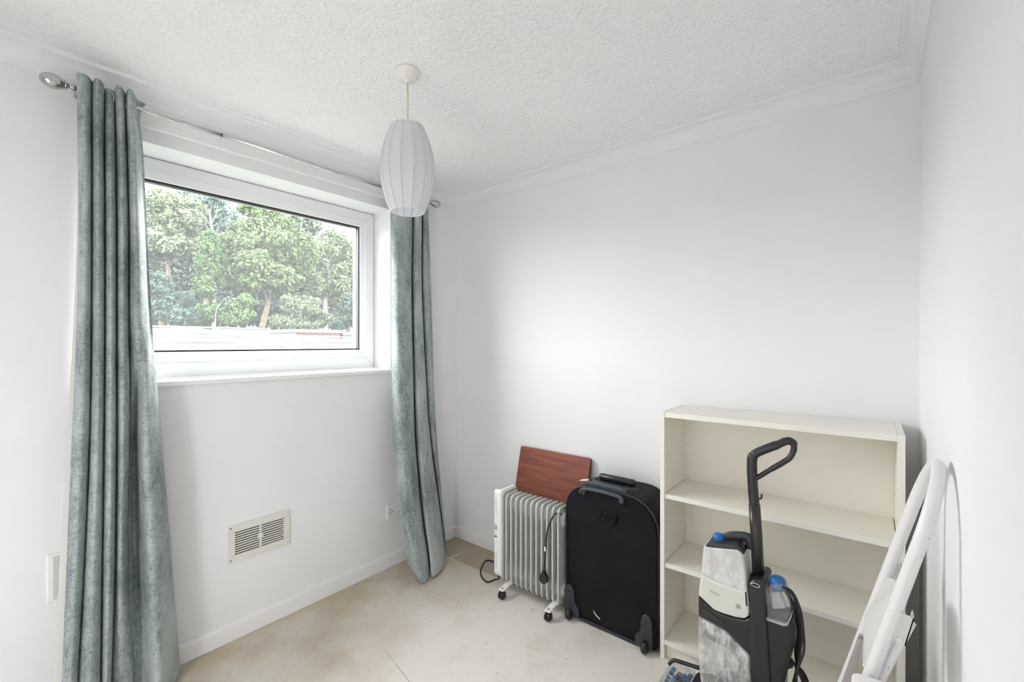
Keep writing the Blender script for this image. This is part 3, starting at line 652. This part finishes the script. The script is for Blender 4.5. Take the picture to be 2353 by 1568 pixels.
# ================================================================== CARPET WASHER
VF, VBk, VC = -0.66, -0.55, -0.605
vc = Thing('carpet_washer', (1.95, -0.60, 0), 'black upright carpet washer with clear tanks and blue caps before the bookcase', 'carpet washer')
def vp(lst, y=VF): return [ony(a, b2, y) for a, b2 in lst]
def vprism(name, lst, mt, y0=VF, y1=VBk, bevel=0.008, parent=None, seg=3, smooth=False):
    bm = NB(); prism(bm, vp(lst, y0), (0, y1-y0, 0)); return vc.part(name, bm, mt, bevel=bevel, seg=seg, parent=parent, smooth=smooth)
# handle
hpx = [(1736, 1185), (1730, 1120), (1728, 1062), (1733, 1046), (1750, 1036), (1790, 1021), (1806, 1014), (1818, 1014)]
P = vp(hpx, VC); hn = vc.part('handle', tube(NB(), catmull(P, 6), [0.0165]*6*3+[0.0150]*6*2+[0.0130]*6*2+[0.012]*1, 14, flat=0.9), 'black_plastic', smooth=True)
P = vp([(1814, 1013), (1823, 1020), (1824, 1034), (1815, 1052), (1798, 1064), (1770, 1080), (1742, 1097), (1734, 1101)], VC)
vc.part('handle_strut', tube(NB(), catmull(P, 6), [0.0115]*8+[0.0085]*22+[0.0075]*13, 12), 'black_plastic', parent=hn, smooth=True)
P = vp([(1743, 1145), (1747, 1147), (1750, 1143), (1750, 1136)], VC); vc.part('cord_hook', tube(NB(), catmull(P, 5), 0.0026, 8), 'black_soft', parent=hn, smooth=True)
P = vp([(1733.5, 1160), (1738, 1230), (1744, 1345)], VC); vc.part('stick', tube(NB(), P, [0.0185, 0.0190, 0.0195], 16, flat=0.9), 'stick', smooth=True)
# collar and power button
P = vp([(1745, 1326), (1745.5, 1352)], VC); cl = vc.part('collar', tube(NB(), P, [0.027, 0.030], 20), 'black_plastic', smooth=True)
bm = NB(); c0 = ony(1735, 1342, VF+0.062)
sp = vprism('spine', [(1718, 1350), (1721, 1341), (1732, 1333), (1752, 1335), (1760, 1345), (1757, 1360), (1761, 1430), (1766, 1500), (1772, 1600), (1780, 1700), (1736, 1700), (1726, 1560), (1722, 1420)], 'black_plastic', VF-0.004, VF+0.11, 0.012)
c0 = ony(1736, 1345, VF-0.005)
vc.part('button_ring', tube(NB(), [c0+Vector((0.0115*math.cos(a*math.pi/12), -0.001, 0.0052*math.sin(a*math.pi/12))) for a in range(24)], 0.0016, 6, closed=True), 'chrome', parent=sp, smooth=True)
# upper left tank
vprism('recovery_tank', [(1616, 1255), (1640, 1259), (1694, 1262), (1704, 1269), (1709, 1290), (1718, 1362), (1690, 1355), (1650, 1341), (1611, 1320), (1613, 1285)], 'frost_tank', VF+0.004, VBk, 0.010)
lo = vprism('tank_front', [(1611, 1319), (1650, 1340), (1690, 1354), (1718, 1361), (1722, 1405), (1720, 1418), (1711, 1424), (1690, 1421), (1660, 1412), (1640, 1404), (1604, 1370), (1607, 1340)], 'tank_cream', VF-0.002, VBk, 0.008)
vprism('moulded_line', [(1628, 1355), (1652, 1367), (1653, 1371), (1632, 1361)], 'grey_plastic', VF-0.0035, VF+0.004, 0.001, parent=lo)
vprism('side_slot', [(1711.5, 1362), (1715, 1363), (1717.5, 1394), (1713.5, 1393)], 'dark_grey_plastic', VF-0.0035, VF+0.004, 0.001, parent=lo)
c0 = ony(1696, 1394, VF-0.003); vc.part('logo_disc', solid_lathe(NB(), [(0.0065, -0.002), (0.006, 0.003)], c0, 'Y', 16), 'chrome', parent=lo)
tc_ = vprism('tank_cap', [(1620, 1258), (1623, 1250), (1640, 1249), (1680, 1253), (1696, 1256), (1706, 1266), (1710, 1278), (1694, 1265), (1650, 1261)], 'dark_grey_plastic', VF+0.004, VBk-0.01, 0.005)
P = vp([(1664, 1238), (1680, 1233), (1700, 1232.5), (1716, 1235), (1724, 1243), (1727, 1262)], VC); vc.part('carry_handle', tube(NB(), catmull(P, 5), 0.0085, 10, flat=1.8), 'dark_grey_plastic', parent=tc_, smooth=True)
kb = ony(1652, 1236, VF+0.045)
vc.part('blue_cap', solid_lathe(NB(), [(0.017, -0.022), (0.0185, -0.014), (0.0185, 0.004), (0.015, 0.012), (0.006, 0.0145)], kb, 'Z', 24), 'blue', smooth=True)
# black sweeping band
vprism('band', [(1604, 1371), (1640, 1404), (1660, 1413), (1690, 1422), (1712, 1425), (1726, 1420), (1740, 1600), (1728, 1600), (1723, 1508), (1700, 1484), (1672, 1455), (1655, 1442), (1604, 1417)], 'black_plastic', VF, VBk, 0.006)
vprism('band_recess', [(1613, 1402), (1622, 1402), (1655, 1426), (1665, 1437), (1650, 1432), (1613, 1414)], 'dark_grey_plastic', VF-0.003, VF+0.01, 0.002)
# lower clear tank with what is inside it
vprism('lower_tank', [(1604, 1419), (1655, 1444), (1672, 1457), (1700, 1486), (1722, 1509), (1728, 1600), (1730, 1650), (1622, 1650), (1606, 1545), (1604, 1470)], 'scale_tank', VF+0.003, VBk, 0.008)
vprism('inner_filter', [(1618, 1452), (1630, 1440), (1655, 1447), (1668, 1458), (1668, 1490), (1640, 1478), (1617, 1462)], 'slate_plastic', VF+0.03, VF+0.10, 0.004)
vprism('inner_duct', [(1676, 1462), (1700, 1490), (1718, 1512), (1722, 1640), (1682, 1640), (1678, 1500)], 'clear_tank', VF+0.03, VF+0.09, 0.004)
vprism('tank_divider', [(1671, 1457), (1676, 1461), (1680, 1600), (1674, 1600)], 'frost_tank', VF+0.006, VBk-0.02, 0.002)
c0 = ony(1696, 1495, VF+0.05); vc.part('float_ball', solid_lathe(NB(), [(0.004, -0.020), (0.014, -0.014), (0.020, 0), (0.014, 0.014), (0.004, 0.020)], c0, 'Z', 20), 'grey_plastic', smooth=True)
# right side: black rear body, clean tank
rb = vprism('rear_body', [(1758, 1420), (1808, 1436), (1816, 1424), (1823, 1412), (1824, 1490), (1812, 1530), (1800, 1560), (1796, 1700), (1764, 1700), (1762, 1500)], 'black_plastic', VF+0.006, VBk, 0.012)
vprism('clean_tank', [(1757, 1350), (1772, 1345), (1802, 1345), (1806, 1360), (1818, 1404), (1820, 1414), (1809, 1437), (1800, 1438), (1761, 1424), (1759, 1400)], 'clear_tank', VF+0.004, VF+0.06, 0.008)
vprism('clean_tank_rim', [(1761, 1421), (1800, 1434), (1809, 1433), (1819, 1413), (1820, 1416), (1810, 1439), (1800, 1440), (1761, 1426)], 'grey_plastic', VF+0.002, VF+0.03, 0.002)
vprism('water_level', [(1763, 1407), (1772, 1404), (1815, 1408), (1817, 1413), (1807, 1432), (1800, 1433), (1763, 1421)], 'slate_plastic', VF+0.015, VF+0.05, 0.004)
vprism('tank_core', [(1770, 1362), (1790, 1360), (1806, 1400), (1775, 1402)], 'frost_tank', VF+0.02, VF+0.05, 0.004)
kb = ony(1787, 1347, VF+0.032)
vc.part('blue_cap', solid_lathe(NB(), [(0.022, -0.006), (0.0225, 0.004), (0.021, 0.020), (0.016, 0.027), (0.006, 0.0285)], kb, 'Z', 24), 'blue', smooth=True)
# cord hooks and the wound flex
P = vp([(1806, 1528), (1815, 1524), (1822, 1527)], VF+0.03); vc.part('cord_wrap', tube(NB(), P, 0.012, 12), 'black_soft', smooth=True)
rnd = random.Random(3)
for k in range(5):
    j = lambda s_: rnd.uniform(-s_, s_)
    yy = VF+0.004+0.018*k
    pts = [(1800+j(3), 1348+j(3)), (1822+j(3)-k*2, 1362+k*5), (1838+j(2)-k*4, 1400+j(4)), (1847+j(2)-k*4.5, 1450+j(5)), (1845+j(3)-k*4, 1500+j(5)), (1834+j(5)-k*2, 1545), (1818+j(10), 1600), (1806+j(6), 1650), (1795+j(5), 1600), (1800+j(6), 1545+j(8)), (1812+j(4), 1510), (1820+j(3), 1470), (1822+j(3), 1420)]
    vc.part('flex', tube(NB(), catmull([ony(a, b2, yy) for a, b2 in pts], 5), 0.0036, 6), 'black_soft', smooth=True)
for k in range(3):
    pts = [(1818, 1515+4*k), (1832+5*k, 1540), (1846+6*k, 1575), (1850+5*k, 1640), (1820, 1690)]
    vc.part('flex', tube(NB(), catmull([ony(a, b2, VF+0.03+0.02*k) for a, b2 in pts], 5), 0.0036, 6), 'black_soft', smooth=True)
# foot with clear nozzle and brush parts
yF0, yF1 = -0.755, -0.452
bm = NB(); prism(bm, [(x, yF0, z) for x, z in ((1.755, 0.022), (2.03, 0.022), (2.04, 0.10), (2.03, 0.20), (1.98, 0.28), (1.88, 0.26), (1.83, 0.15), (1.765, 0.13))], (0, yF1-yF0, 0)); ft = vc.part('foot', bm, 'black_plastic', bevel=0.012, seg=3)
bm = NB(); prism(bm, [(x, yF0+0.004, z) for x, z in ((1.662, 0.010), (1.754, 0.010), (1.766, 0.136), (1.685, 0.132), (1.664, 0.112))], (0, yF1-yF0-0.008, 0)); nz_ = vc.part('nozzle', bm, 'clear_nozzle', bevel=0.008, seg=3)
vc.part('nozzle_rim', tube(NB(), catmull([Vector((1.664, yF1-0.012, 0.112)), Vector((1.676, yF1-0.002, 0.128)), Vector((1.70, yF1, 0.134)), Vector((1.80, yF1, 0.150)), Vector((1.86, yF1, 0.20))], 4), 0.007, 10), 'black_plastic', parent=nz_, smooth=True)
for k in range(4):
    for q in range(6):
        yy = yF0+0.02+q*0.046+0.007*(k % 2); x = 1.676+k*0.020; z = 0.092+0.006*((k+q) % 3)
        bm = NB(); prism(bm, [(x, yy, z), (x+0.014, yy+0.004, z-0.004), (x+0.018, yy+0.004, z+0.010), (x+0.004, yy, z+0.015)], (0.004*((q % 3)-1), 0.026, 0.006)); vc.part('brush_block', bm, 'blue2' if (k+q) % 3 else 'slate_plastic', parent=nz_, bevel=0.003)
vc.part('brush_roll', tube(NB(), [(1.712, yF0+0.012, 0.050), (1.712, yF1-0.012, 0.050)], 0.036, 16), 'dark_grey_plastic', parent=nz_)
for y in (yF0-0.012, yF1+0.012):
    vc.part('wheel', solid_lathe(NB(), [(0.052, -0.010), (0.056, -0.005), (0.056, 0.005), (0.052, 0.010)], (1.985, y, 0.056), 'Y', 24), 'black_soft', parent=ft)
vc.part('front_roller', tube(NB(), [(1.80, yF0+0.01, 0.014), (1.80, yF1-0.01, 0.014)], 0.0138, 10), 'black_soft', parent=ft)

# ================================================================== STEPLADDER
ld = Thing('stepladder', (2.18, -0.83, 0), 'chipped white painted tubular stepladder leaning on the right wall', 'ladder')
ln = Vector((0.264, 0, 1)).normalized()           # lean of the front rails
NL = Vector((-ln.z, 0, ln.x))                      # away from the wall
top_z, yN, yFr, rt = 1.088, -0.950, -0.717, 0.0130
xt = W-0.0225
def lpnt(y, z, off=0.0): return Vector((xt-(top_z-z)*0.264, y, z))+NL*off
rad = (yFr-yN)/2
pts = [lpnt(yN-0.055, 0.012), lpnt(yN-0.030, 0.4), lpnt(yN-0.008, 0.8), lpnt(yN, top_z-rad*1.25)]
for k in range(1, 12):
    a = math.pi*(1-k/12); pts.append(lpnt((yN+yFr)/2+rad*math.cos(a), top_z-rad*1.25+rad*1.25*math.sin(a)))
pts += [lpnt(yFr, top_z-rad*1.25), lpnt(yFr+0.008, 0.8), lpnt(yFr+0.03, 0.4), lpnt(yFr+0.055, 0.012)]
ld.part('front_frame', tube(NB(), catmull(pts, 3), rt, 14), 'ladder', smooth=True)
for y, dy, bpx in ((yN, -1, [(2043, 1400), (2072, 1410), (2101, 1422), (2081, 1485), (2070, 1484), (2058, 1479), (2049, 1440)]), (yFr, 1, [(2040, 1287), (2073, 1299), (2060, 1345), (2050, 1342), (2043, 1325)])):
    q1 = ony(2076, 1455, -0.938) if dy < 0 else lpnt(y, 0.80, -0.035)
    q0 = ony(2018, 1562, -0.952) if dy < 0 else lpnt(y+0.012, 0.62, -0.050)
    dn = (q0-q1).normalized(); fo = q1+dn*((q1.z-0.012)/-dn.z); fo.y = y+dy*0.055
    up_ = q1-dn*0.03
    ld.part('rear_leg', tube(NB(), [up_, q1, q0, fo], 0.0108, 12), 'ladder', smooth=True)
    ld.part('rubber_foot', tube(NB(), [Vector((fo.x-0.002, fo.y, 0.0)), Vector((fo.x+0.004, fo.y, 0.03))], 0.014, 12), 'black_soft')
    yb2 = -0.966 if dy < 0 else -0.710
    P4 = [ony(a_, b_, yb2) for a_, b_ in bpx]
    br = ld.part('hinge_bracket', prism(NB(), P4, (0, 0.0022, 0)), 'bracket')
    e0, e1 = (P4[2], P4[3]) if dy < 0 else (P4[1], P4[2])
    ld.part('bracket_back', prism(NB(), [e0, e1, e1+Vector((-0.002, 0, 0)), e0+Vector((-0.002, 0, 0))], (0, 0.034, 0)), 'bracket', parent=br)
    for pz in ([(2048, 1406), (2066, 1470)] if dy < 0 else [(2046, 1294)]): ld.part('rivet', solid_lathe(NB(), [(0.0055, 0.0), (0.0045, -0.003)], ony(pz[0], pz[1], yb2), 'Y', 12), 'ladder', parent=br)
    ld.part('front_foot', tube(NB(), [lpnt(y+dy*0.055, 0.0), lpnt(y+dy*0.055, 0.04)], 0.0155, 12), 'black_soft')
# folded platform between the rails, its stay and the treads
PP = [ony(2038, 1327, -0.750), ony(1986, 1415, -0.750), ony(1982, 1533, -0.857), ony(1992, 1538, -0.913), ony(2030, 1440, -0.927), ony(2062, 1352, -0.927), ony(2056, 1332, -0.835)]
pf = ld.part('platform', prism(NB(), PP, (0.004, 0.004, -0.002)), 'ladder')
PP = [ony(1974, 1457, -0.728), ony(1984, 1462, -0.728), ony(1966, 1568, -0.745), ony(1955, 1620, -0.745), ony(1918, 1605, -0.745), ony(1934, 1568, -0.745)]
ld.part('stay', prism(NB(), PP, (0, 0.003, 0)), 'galv')
ld.part('stay_bolt', solid_lathe(NB(), [(0.006, 0.0), (0.005, -0.006)], ony(1979, 1471, -0.731), 'Y', 12), 'galv')
q = ony(1963, 1543, -0.99)
bm = NB(); prism(bm, [(x, y, q.z) for x, y in rrect(q.x-0.004, 2.326, -1.14, -0.988, (0.02, 0.012, 0.012, 0.018), 5)], (0, 0, -0.026)); ld.part('step_pad', bm, 'white_plastic', bevel=0.004)
for z in (0.360, 0.180):
    dy = (0.8-z)*0.055
    x1 = lpnt(yN, z).x+0.010; x0 = x1-0.080
    bm = NB(); prism(bm, [(x, yN-0.018-dy, zz_) for x, zz_ in rrect(x0, x1, z-0.036, z, (0.006, 0.006, 0.004, 0.014), 4)], (0, (yFr-yN)+0.036+2*dy, 0)); ld.part('tread', bm, 'ladder', bevel=0.003)

# ================================================================== OUTSIDE
tag(link('ground', prism(NB(), [(-0.27, -40, -0.4), (-0.27, 60, -0.4), (-15, 60, -0.35), (-22, 60, 1.6), (-70, 60, 4.0), (-70, 60, -1), (-0.27, 60, -1)][0:0] or [(-0.27, -45, -0.4), (-15, -45, -0.35), (-22, -45, 1.6), (-80, -45, 4.0), (-80, -45, -1.0), (-0.27, -45, -1.0)], (0, 110, 0)), 'grass'), 'rough ground rising to the trees outside', kind='structure')
tag(link('ground_bounce_paving', boxb(2.6, 45, -45, 40, -0.6, -0.4), mat('pale_bounce_paving', (0.42, 0.41, 0.39), 0.9, col2=(0.34, 0.33, 0.31), nscale=1.2)), 'unseen pale paving added to bounce sky light indoors', kind='structure')  # unseen slab, put in to reflect sky light up into the house
def roof_row(name, xn, xf, zn, zf, y0, y1, label, group, step=1.0):
    t = Thing(name, ((xn+xf)/2, (y0+y1)/2, -0.36), label, 'garage', group)
    bm = NB(); box(bm, xf+0.15, xn-0.15, y0+0.1, y1-0.1, -0.38, zn-0.10); t.part('wall', bm, 'fascia')
    n = int((y1-y0)/step)
    for k in range(n):
        a, b2 = y0+(y1-y0)*k/n, y0+(y1-y0)*(k+1)/n-0.03
        bm = NB(); dz = 0.012*((k*7) % 3); prism(bm, [(xn+0.05, a, zn-0.05+dz), (xn+0.05, a, zn+dz), (xf, a, zf+dz), (xf, a, zf-0.05+dz)], (0, b2-a, 0)); t.part('roof_sheet', bm, 'roof')
    t.part('fascia_board', boxb(xn+0.03, xn+0.08, y0, y1, zn-0.16, zn-0.055), 'fascia')
    t.part('ridge_board', boxb(xf-0.05, xf+0.10, y0, y1, zf+0.028, zf+0.075), 'fascia')
    return t
roof_row('garage', -5.0, -7.9, 1.20, 1.27, -9, 9.0, 'long low garage row nearest the window with pale sheet roof', None, 1.1)
roof_row('garage', -8.2, -10.9, 1.36, 1.50, -12, 8.0, 'middle garage row with pale stepped sheet roof', None, 1.1)
t = roof_row('garage', -11.2, -14.0, 1.58, 1.80, -14, 3.6, 'farthest garage row on the left with pale sheet roof', None, 1.1)
a, b2 = ony(507, 756, 0), None
pA = onx(507, 765, -12.2); pB = onx(618, 765, -12.2)
pb_ = t.part('parapet', boxb(-12.3, -12.2, pA.y, pB.y, 1.55, onx(560, 756, -12.2).z), 'fascia'); t.part('capping', boxb(-12.34, -12.16, pA.y-0.03, pB.y+0.03, onx(560, 756, -12.2).z, onx(560, 756, -12.2).z+0.03), 'fascia', parent=pb_)
# brick garage on the right
XB = -12.5
pA, pB = onx(680, 765, XB), onx(781, 765, XB); zt2 = onx(730, 758, XB).z; zf2 = onx(730, 765, XB).z
t = Thing('brick_garage', (XB-1, (pA.y+pB.y)/2, -0.36), 'red brick garage end with white fascia beyond the roofs', 'garage')
t.part('mortar_core', boxb(XB-2.5, XB, pA.y, pB.y, -0.38, zf2), 'mortar')
t.part('fascia_board', boxb(XB-2.6, XB+0.08, pA.y-0.08, pB.y+0.08, zf2, zt2), 'fascia')
brk = None; rowz = zf2-0.078; r_ = 0
while rowz > 1.15:
    y = pA.y+0.004-(0.11 if r_ % 2 else 0)
    while y < pB.y-0.02:
        y0_, y1_ = max(y, pA.y+0.003), min(y+0.215, pB.y-0.003)
        if y1_-y0_ > 0.03:
            if brk is None or abs((y1_-y0_)-0.215) > 1e-4:
                o = t.part('brick', boxb(XB-0.02, XB+0.012, y0_, y1_, rowz, rowz+0.065), 'brick')
                if abs((y1_-y0_)-0.215) < 1e-4: brk = o; by, bz = y0_, rowz
            else:
                o = brk.copy(); COL.objects.link(o); o.location = brk.location+Vector((0, y0_-by, rowz-bz))
        y += 0.225
    rowz -= 0.075; r_ += 1
pA2, pB2 = onx(786, 765, XB), onx(880, 765, XB); zt3 = onx(800, 763, XB).z; zf3 = onx(800, 771, XB).z
t = Thing('blue_garage', (XB-1, (pA2.y+pB2.y)/2, -0.36), 'pale blue fronted garage at the right edge of the window view', 'garage')
t.part('wall', boxb(XB-2.5, XB-0.1, pA2.y+0.1, pB2.y, -0.38, zf3), 'pale_blue'); t.part('fascia_board', boxb(XB-2.6, XB, pA2.y+0.02, pB2.y+0.1, zf3, zt3), 'fascia')
t.part('door_panel', boxb(XB-0.1, XB-0.06, pA2.y+0.3, pB2.y-0.3, 0.0, zf3-0.1), 'pale_blue')

# trees: every leaf is its own small face
def leaf_cloud(bm, lumps, count, size, rng):
    tot = sum(l[3]*l[4] for l in lumps)
    for (c0, rx, ry, rz_, wt) in [(Vector(l[0]), l[1], l[2], l[3], l[3]*l[4]) for l in lumps]:
        k = int(count*wt/tot)
        for _ in range(k):
            v = Vector((rng.gauss(0, 1), rng.gauss(0, 1), rng.gauss(0, 1))); v.normalize()
            rr = rng.uniform(0.55, 1.06)
            p = c0+Vector((v.x*rx, v.y*ry, v.z*rz_))*rr
            nrm = (v+Vector((rng.gauss(0, .5), rng.gauss(0, .5), rng.gauss(0.35, .5)))).normalized()
            u = nrm.orthogonal().normalized(); u.rotate(Matrix.Rotation(rng.uniform(0, 6.283), 3, nrm)); q = nrm.cross(u)
            s = size*rng.uniform(0.6, 1.35)
            a = bm.verts.new(p-u*s); b_ = bm.verts.new(p+q*s*0.55-nrm*s*0.1); c_ = bm.verts.new(p+u*s-nrm*s*0.35); d_ = bm.verts.new(p-q*s*0.55-nrm*s*0.1)
            bm.faces.new((a, b_, c_, d_))
def tree(name, label, cat, dist_x, lumps_px, count, size, leaf, trunk=None, seed=1, bark='bark', group=None, tw=0.22, limbs=()):
    """lumps_px: (px, py, radius px sideways, radius px up, depth offset m)"""
    rng = random.Random(seed)
    lumps = []
    for (px, py, rw, rh, dd) in lumps_px:
        p = onx(px, py, dist_x+dd); sc_ = (p-CAM).dot(FW)/FPX
        lumps.append(((p.x, p.y, p.z), rw*sc_*0.82, rw*sc_*0.82, rh*sc_*0.82, 1.0))
        for _ in range(7):
            v = Vector((rng.gauss(0, 1), rng.gauss(0, 1), rng.gauss(0.1, 1))).normalized(); f_ = rng.uniform(0.28, 0.5)
            lumps.append(((p.x+v.x*rw*sc_*0.8, p.y+v.y*rw*sc_*0.8, p.z+v.z*rh*sc_*0.8), rw*sc_*f_, rw*sc_*f_, rh*sc_*f_, 0.55))
    px0 = trunk[0] if trunk else lumps_px[0][0]
    base = onx(px0[0] if isinstance(px0, tuple) else px0, 745, dist_x)
    gz = 1.6+(-22-dist_x)/58*2.4 if dist_x < -22 else -0.35+(-15-dist_x)/7*1.95
    t = Thing(name, (base.x, base.y, gz), label, cat, group)
    if count:
        bm = NB(); leaf_cloud(bm, lumps, count, size, rng); t.part('foliage', bm, leaf)
    if trunk:
        pts = [onx(a, b_, dist_x) for a, b_ in trunk]
    else:
        pts = [Vector((base.x, base.y, gz)), Vector((lumps[0][0][0], lumps[0][0][1], lumps[0][0][2]+lumps[0][3]*0.4))]
    pts = [Vector((pts[0].x, pts[0].y, gz-0.1))]+pts
    pp = catmull(pts, 4); t.part('trunk', tube(NB(), pp, [tw*(1-0.75*i/(len(pp)-1)) for i in range(len(pp))], 8), bark, smooth=True)
    for lb in limbs:
        q = catmull([onx(a, b_, dist_x+rng.uniform(-.3, .3)) for a, b_ in lb], 3); t.part('branch', tube(NB(), q, [tw*0.34*(1-0.8*i/(len(q)-1)) for i in range(len(q))], 6), bark, smooth=True)
    return t
GA = leafmat('leaf_sycamore', (0.04, 0.068, 0.027), (0.115, 0.15, 0.07))
GB = leafmat('leaf_ash', (0.06, 0.085, 0.045), (0.15, 0.18, 0.105))
GC = leafmat('leaf_fir', (0.026, 0.048, 0.036), (0.062, 0.095, 0.074))
GD = leafmat('leaf_ivy', (0.034, 0.066, 0.026), (0.085, 0.13, 0.052))
GE = leafmat('leaf_olive', (0.044, 0.06, 0.034), (0.105, 0.128, 0.075))
GF = leafmat('leaf_far', (0.042, 0.06, 0.042), (0.1, 0.125, 0.09))
tree('sycamore_tree', 'large light green sycamore in the middle of the window view', 'tree', -27,
     [(610, 545, 78, 58, 0), (560, 580, 55, 48, -.5), (665, 575, 52, 48, -.4), (600, 628, 62, 40, 1.2), (560, 640, 40, 34, 1.0), (655, 650, 38, 30, .8), (610, 500, 55, 30, -.6), (700, 610, 28, 40, -1), (575, 600, 40, 30, 1.4)], 27000, 0.125, GA,
     trunk=[(603, 750), (612, 715), (616, 690), (609, 668), (607, 640), (612, 560)], seed=11, limbs=[[(609, 668), (640, 620), (660, 580)], [(607, 645), (580, 610), (565, 580)], [(595, 700), (590, 680), (592, 655)]])
tree('ash_tree', 'tall yellow green ash tree left of the sycamore', 'tree', -30,
     [(400, 500, 60, 50, 0), (370, 460, 45, 34, 0), (440, 480, 36, 36, -.5), (395, 560, 50, 40, .5), (350, 540, 40, 60, 0), (445, 545, 25, 35, -1)], 16000, 0.13, GB, trunk=[(390, 745), (388, 640), (386, 600), (394, 500)], seed=12, limbs=[[(388, 610), (402, 585), (410, 560)], [(387, 600), (376, 575), (372, 540)]])
tree('fir_tree', 'dark blue green fir low at the left beside the curtain', 'tree', -24,
     [(370, 700, 42, 22, 0), (395, 725, 46, 20, .3), (365, 665, 34, 18, 0), (420, 690, 26, 24, -.4), (360, 640, 26, 16, 0), (430, 725, 20, 20, 0)], 11000, 0.11, GC, trunk=[(375, 755), (372, 690), (368, 630)], seed=13)
tree('ivy_tree', 'narrow tree trunk clad in green ivy', 'tree', -25.5,
     [(475, 560, 24, 32, 0), (478, 610, 26, 34, 0), (472, 660, 26, 32, .2), (470, 720, 32, 30, .4), (500, 620, 20, 40, -.5)], 9500, 0.095, GD, trunk=[(472, 755), (475, 650), (478, 550)], seed=14)
tree('bare_tree', 'bare pale dead tree above the ivy clad trunk', 'tree', -28.5, [], 0, 0, GA,
     trunk=[(492, 740), (494, 600), (488, 525), (480, 480)], seed=15, bark='pale_bark', tw=0.13,
     limbs=[[(490, 560), (500, 530), (508, 505)], [(488, 525), (470, 500), (462, 478)], [(489, 540), (482, 500), (488, 466)], [(486, 515), (497, 490), (500, 470)], [(492, 560), (478, 530), (470, 515)], [(483, 500), (474, 484), (470, 470)]])
tree('laurel_bush', 'bright green rounded bush at the foot of the sycamore', 'bush', -23.5,
     [(545, 722, 34, 30, 0), (560, 695, 22, 18, 0), (525, 735, 18, 18, 0)], 6500, 0.09, GD, seed=16, tw=0.06)
tree('hazel_bush', 'olive green tangled bush right of the sycamore trunk', 'bush', -23,
     [(690, 715, 50, 34, 0), (650, 745, 36, 24, .3), (730, 735, 30, 26, 0), (700, 755, 40, 16, .4)], 9500, 0.09, GE, seed=17, tw=0.06)
tree('dead_snag', 'dead branch leaning pale against the dark undergrowth', 'branch', -22.6, [], 0, 0, GA, trunk=[(496, 722), (505, 700), (520, 685), (536, 680)], seed=18, bark='pale_bark', tw=0.022, limbs=[[(508, 697), (503, 686), (512, 680)], [(518, 686), (522, 700)], [(524, 683), (530, 692)]])
tree('birch_tree', 'pale green tree with a white trunk at the right of the window view', 'tree', -29,
     [(760, 560, 44, 34, 0), (730, 590, 30, 32, 0), (800, 590, 36, 40, 0), (770, 640, 36, 36, .4), (790, 690, 34, 40, .4), (730, 655, 24, 34, .2), (830, 640, 30, 60, 0)], 17000, 0.12, GB,
     trunk=[(747, 745), (748, 680), (750, 640), (752, 600), (748, 585)], seed=19, bark='pale_bark', tw=0.26, limbs=[[(752, 605), (744, 590), (740, 580)], [(751, 610), (760, 595), (764, 580)], [(762, 680), (770, 655), (790, 640)]])
tree('holly_tree', 'blue green dense holly low at the right edge of the window', 'tree', -25,
     [(800, 715, 34, 40, 0), (835, 690, 30, 60, 0), (775, 740, 26, 22, 0)], 8000, 0.10, GC, seed=20, tw=0.1)
for k, (px, py, rw, rh, dx, lab, mt) in enumerate([
    (340, 600, 80, 120, -36, 'far tree behind the ash at the left', GF), (480, 570, 75, 125, -37, 'far tree behind the bare dead tree', GC), (560, 640, 80, 90, -35, 'far dark tree behind the sycamore', GC),
    (690, 590, 80, 110, -36, 'far tree showing between sycamore and birch', GF), (800, 640, 80, 90, -37, 'far tree behind the birch', GF), (900, 640, 80, 100, -34, 'far tree beyond the right window edge', GF), (250, 600, 80, 130, -34, 'far tree hidden mostly behind the near curtain', GF)]):
    tree('woodland_tree', lab, 'tree', dx, [(px, py, rw, rh, 0), (px-35, py+60, rw*.7, rh*.7, .5), (px+35, py+60, rw*.7, rh*.7, .5), (px, py-rh*.5, rw*.6, rh*.5, 0), (px-20, 715, rw*.7, 50, .8), (px+30, 720, rw*.7, 45, 1.0)], 15000, 0.18, mt, seed=30+k, group='far woodland trees', tw=0.3)
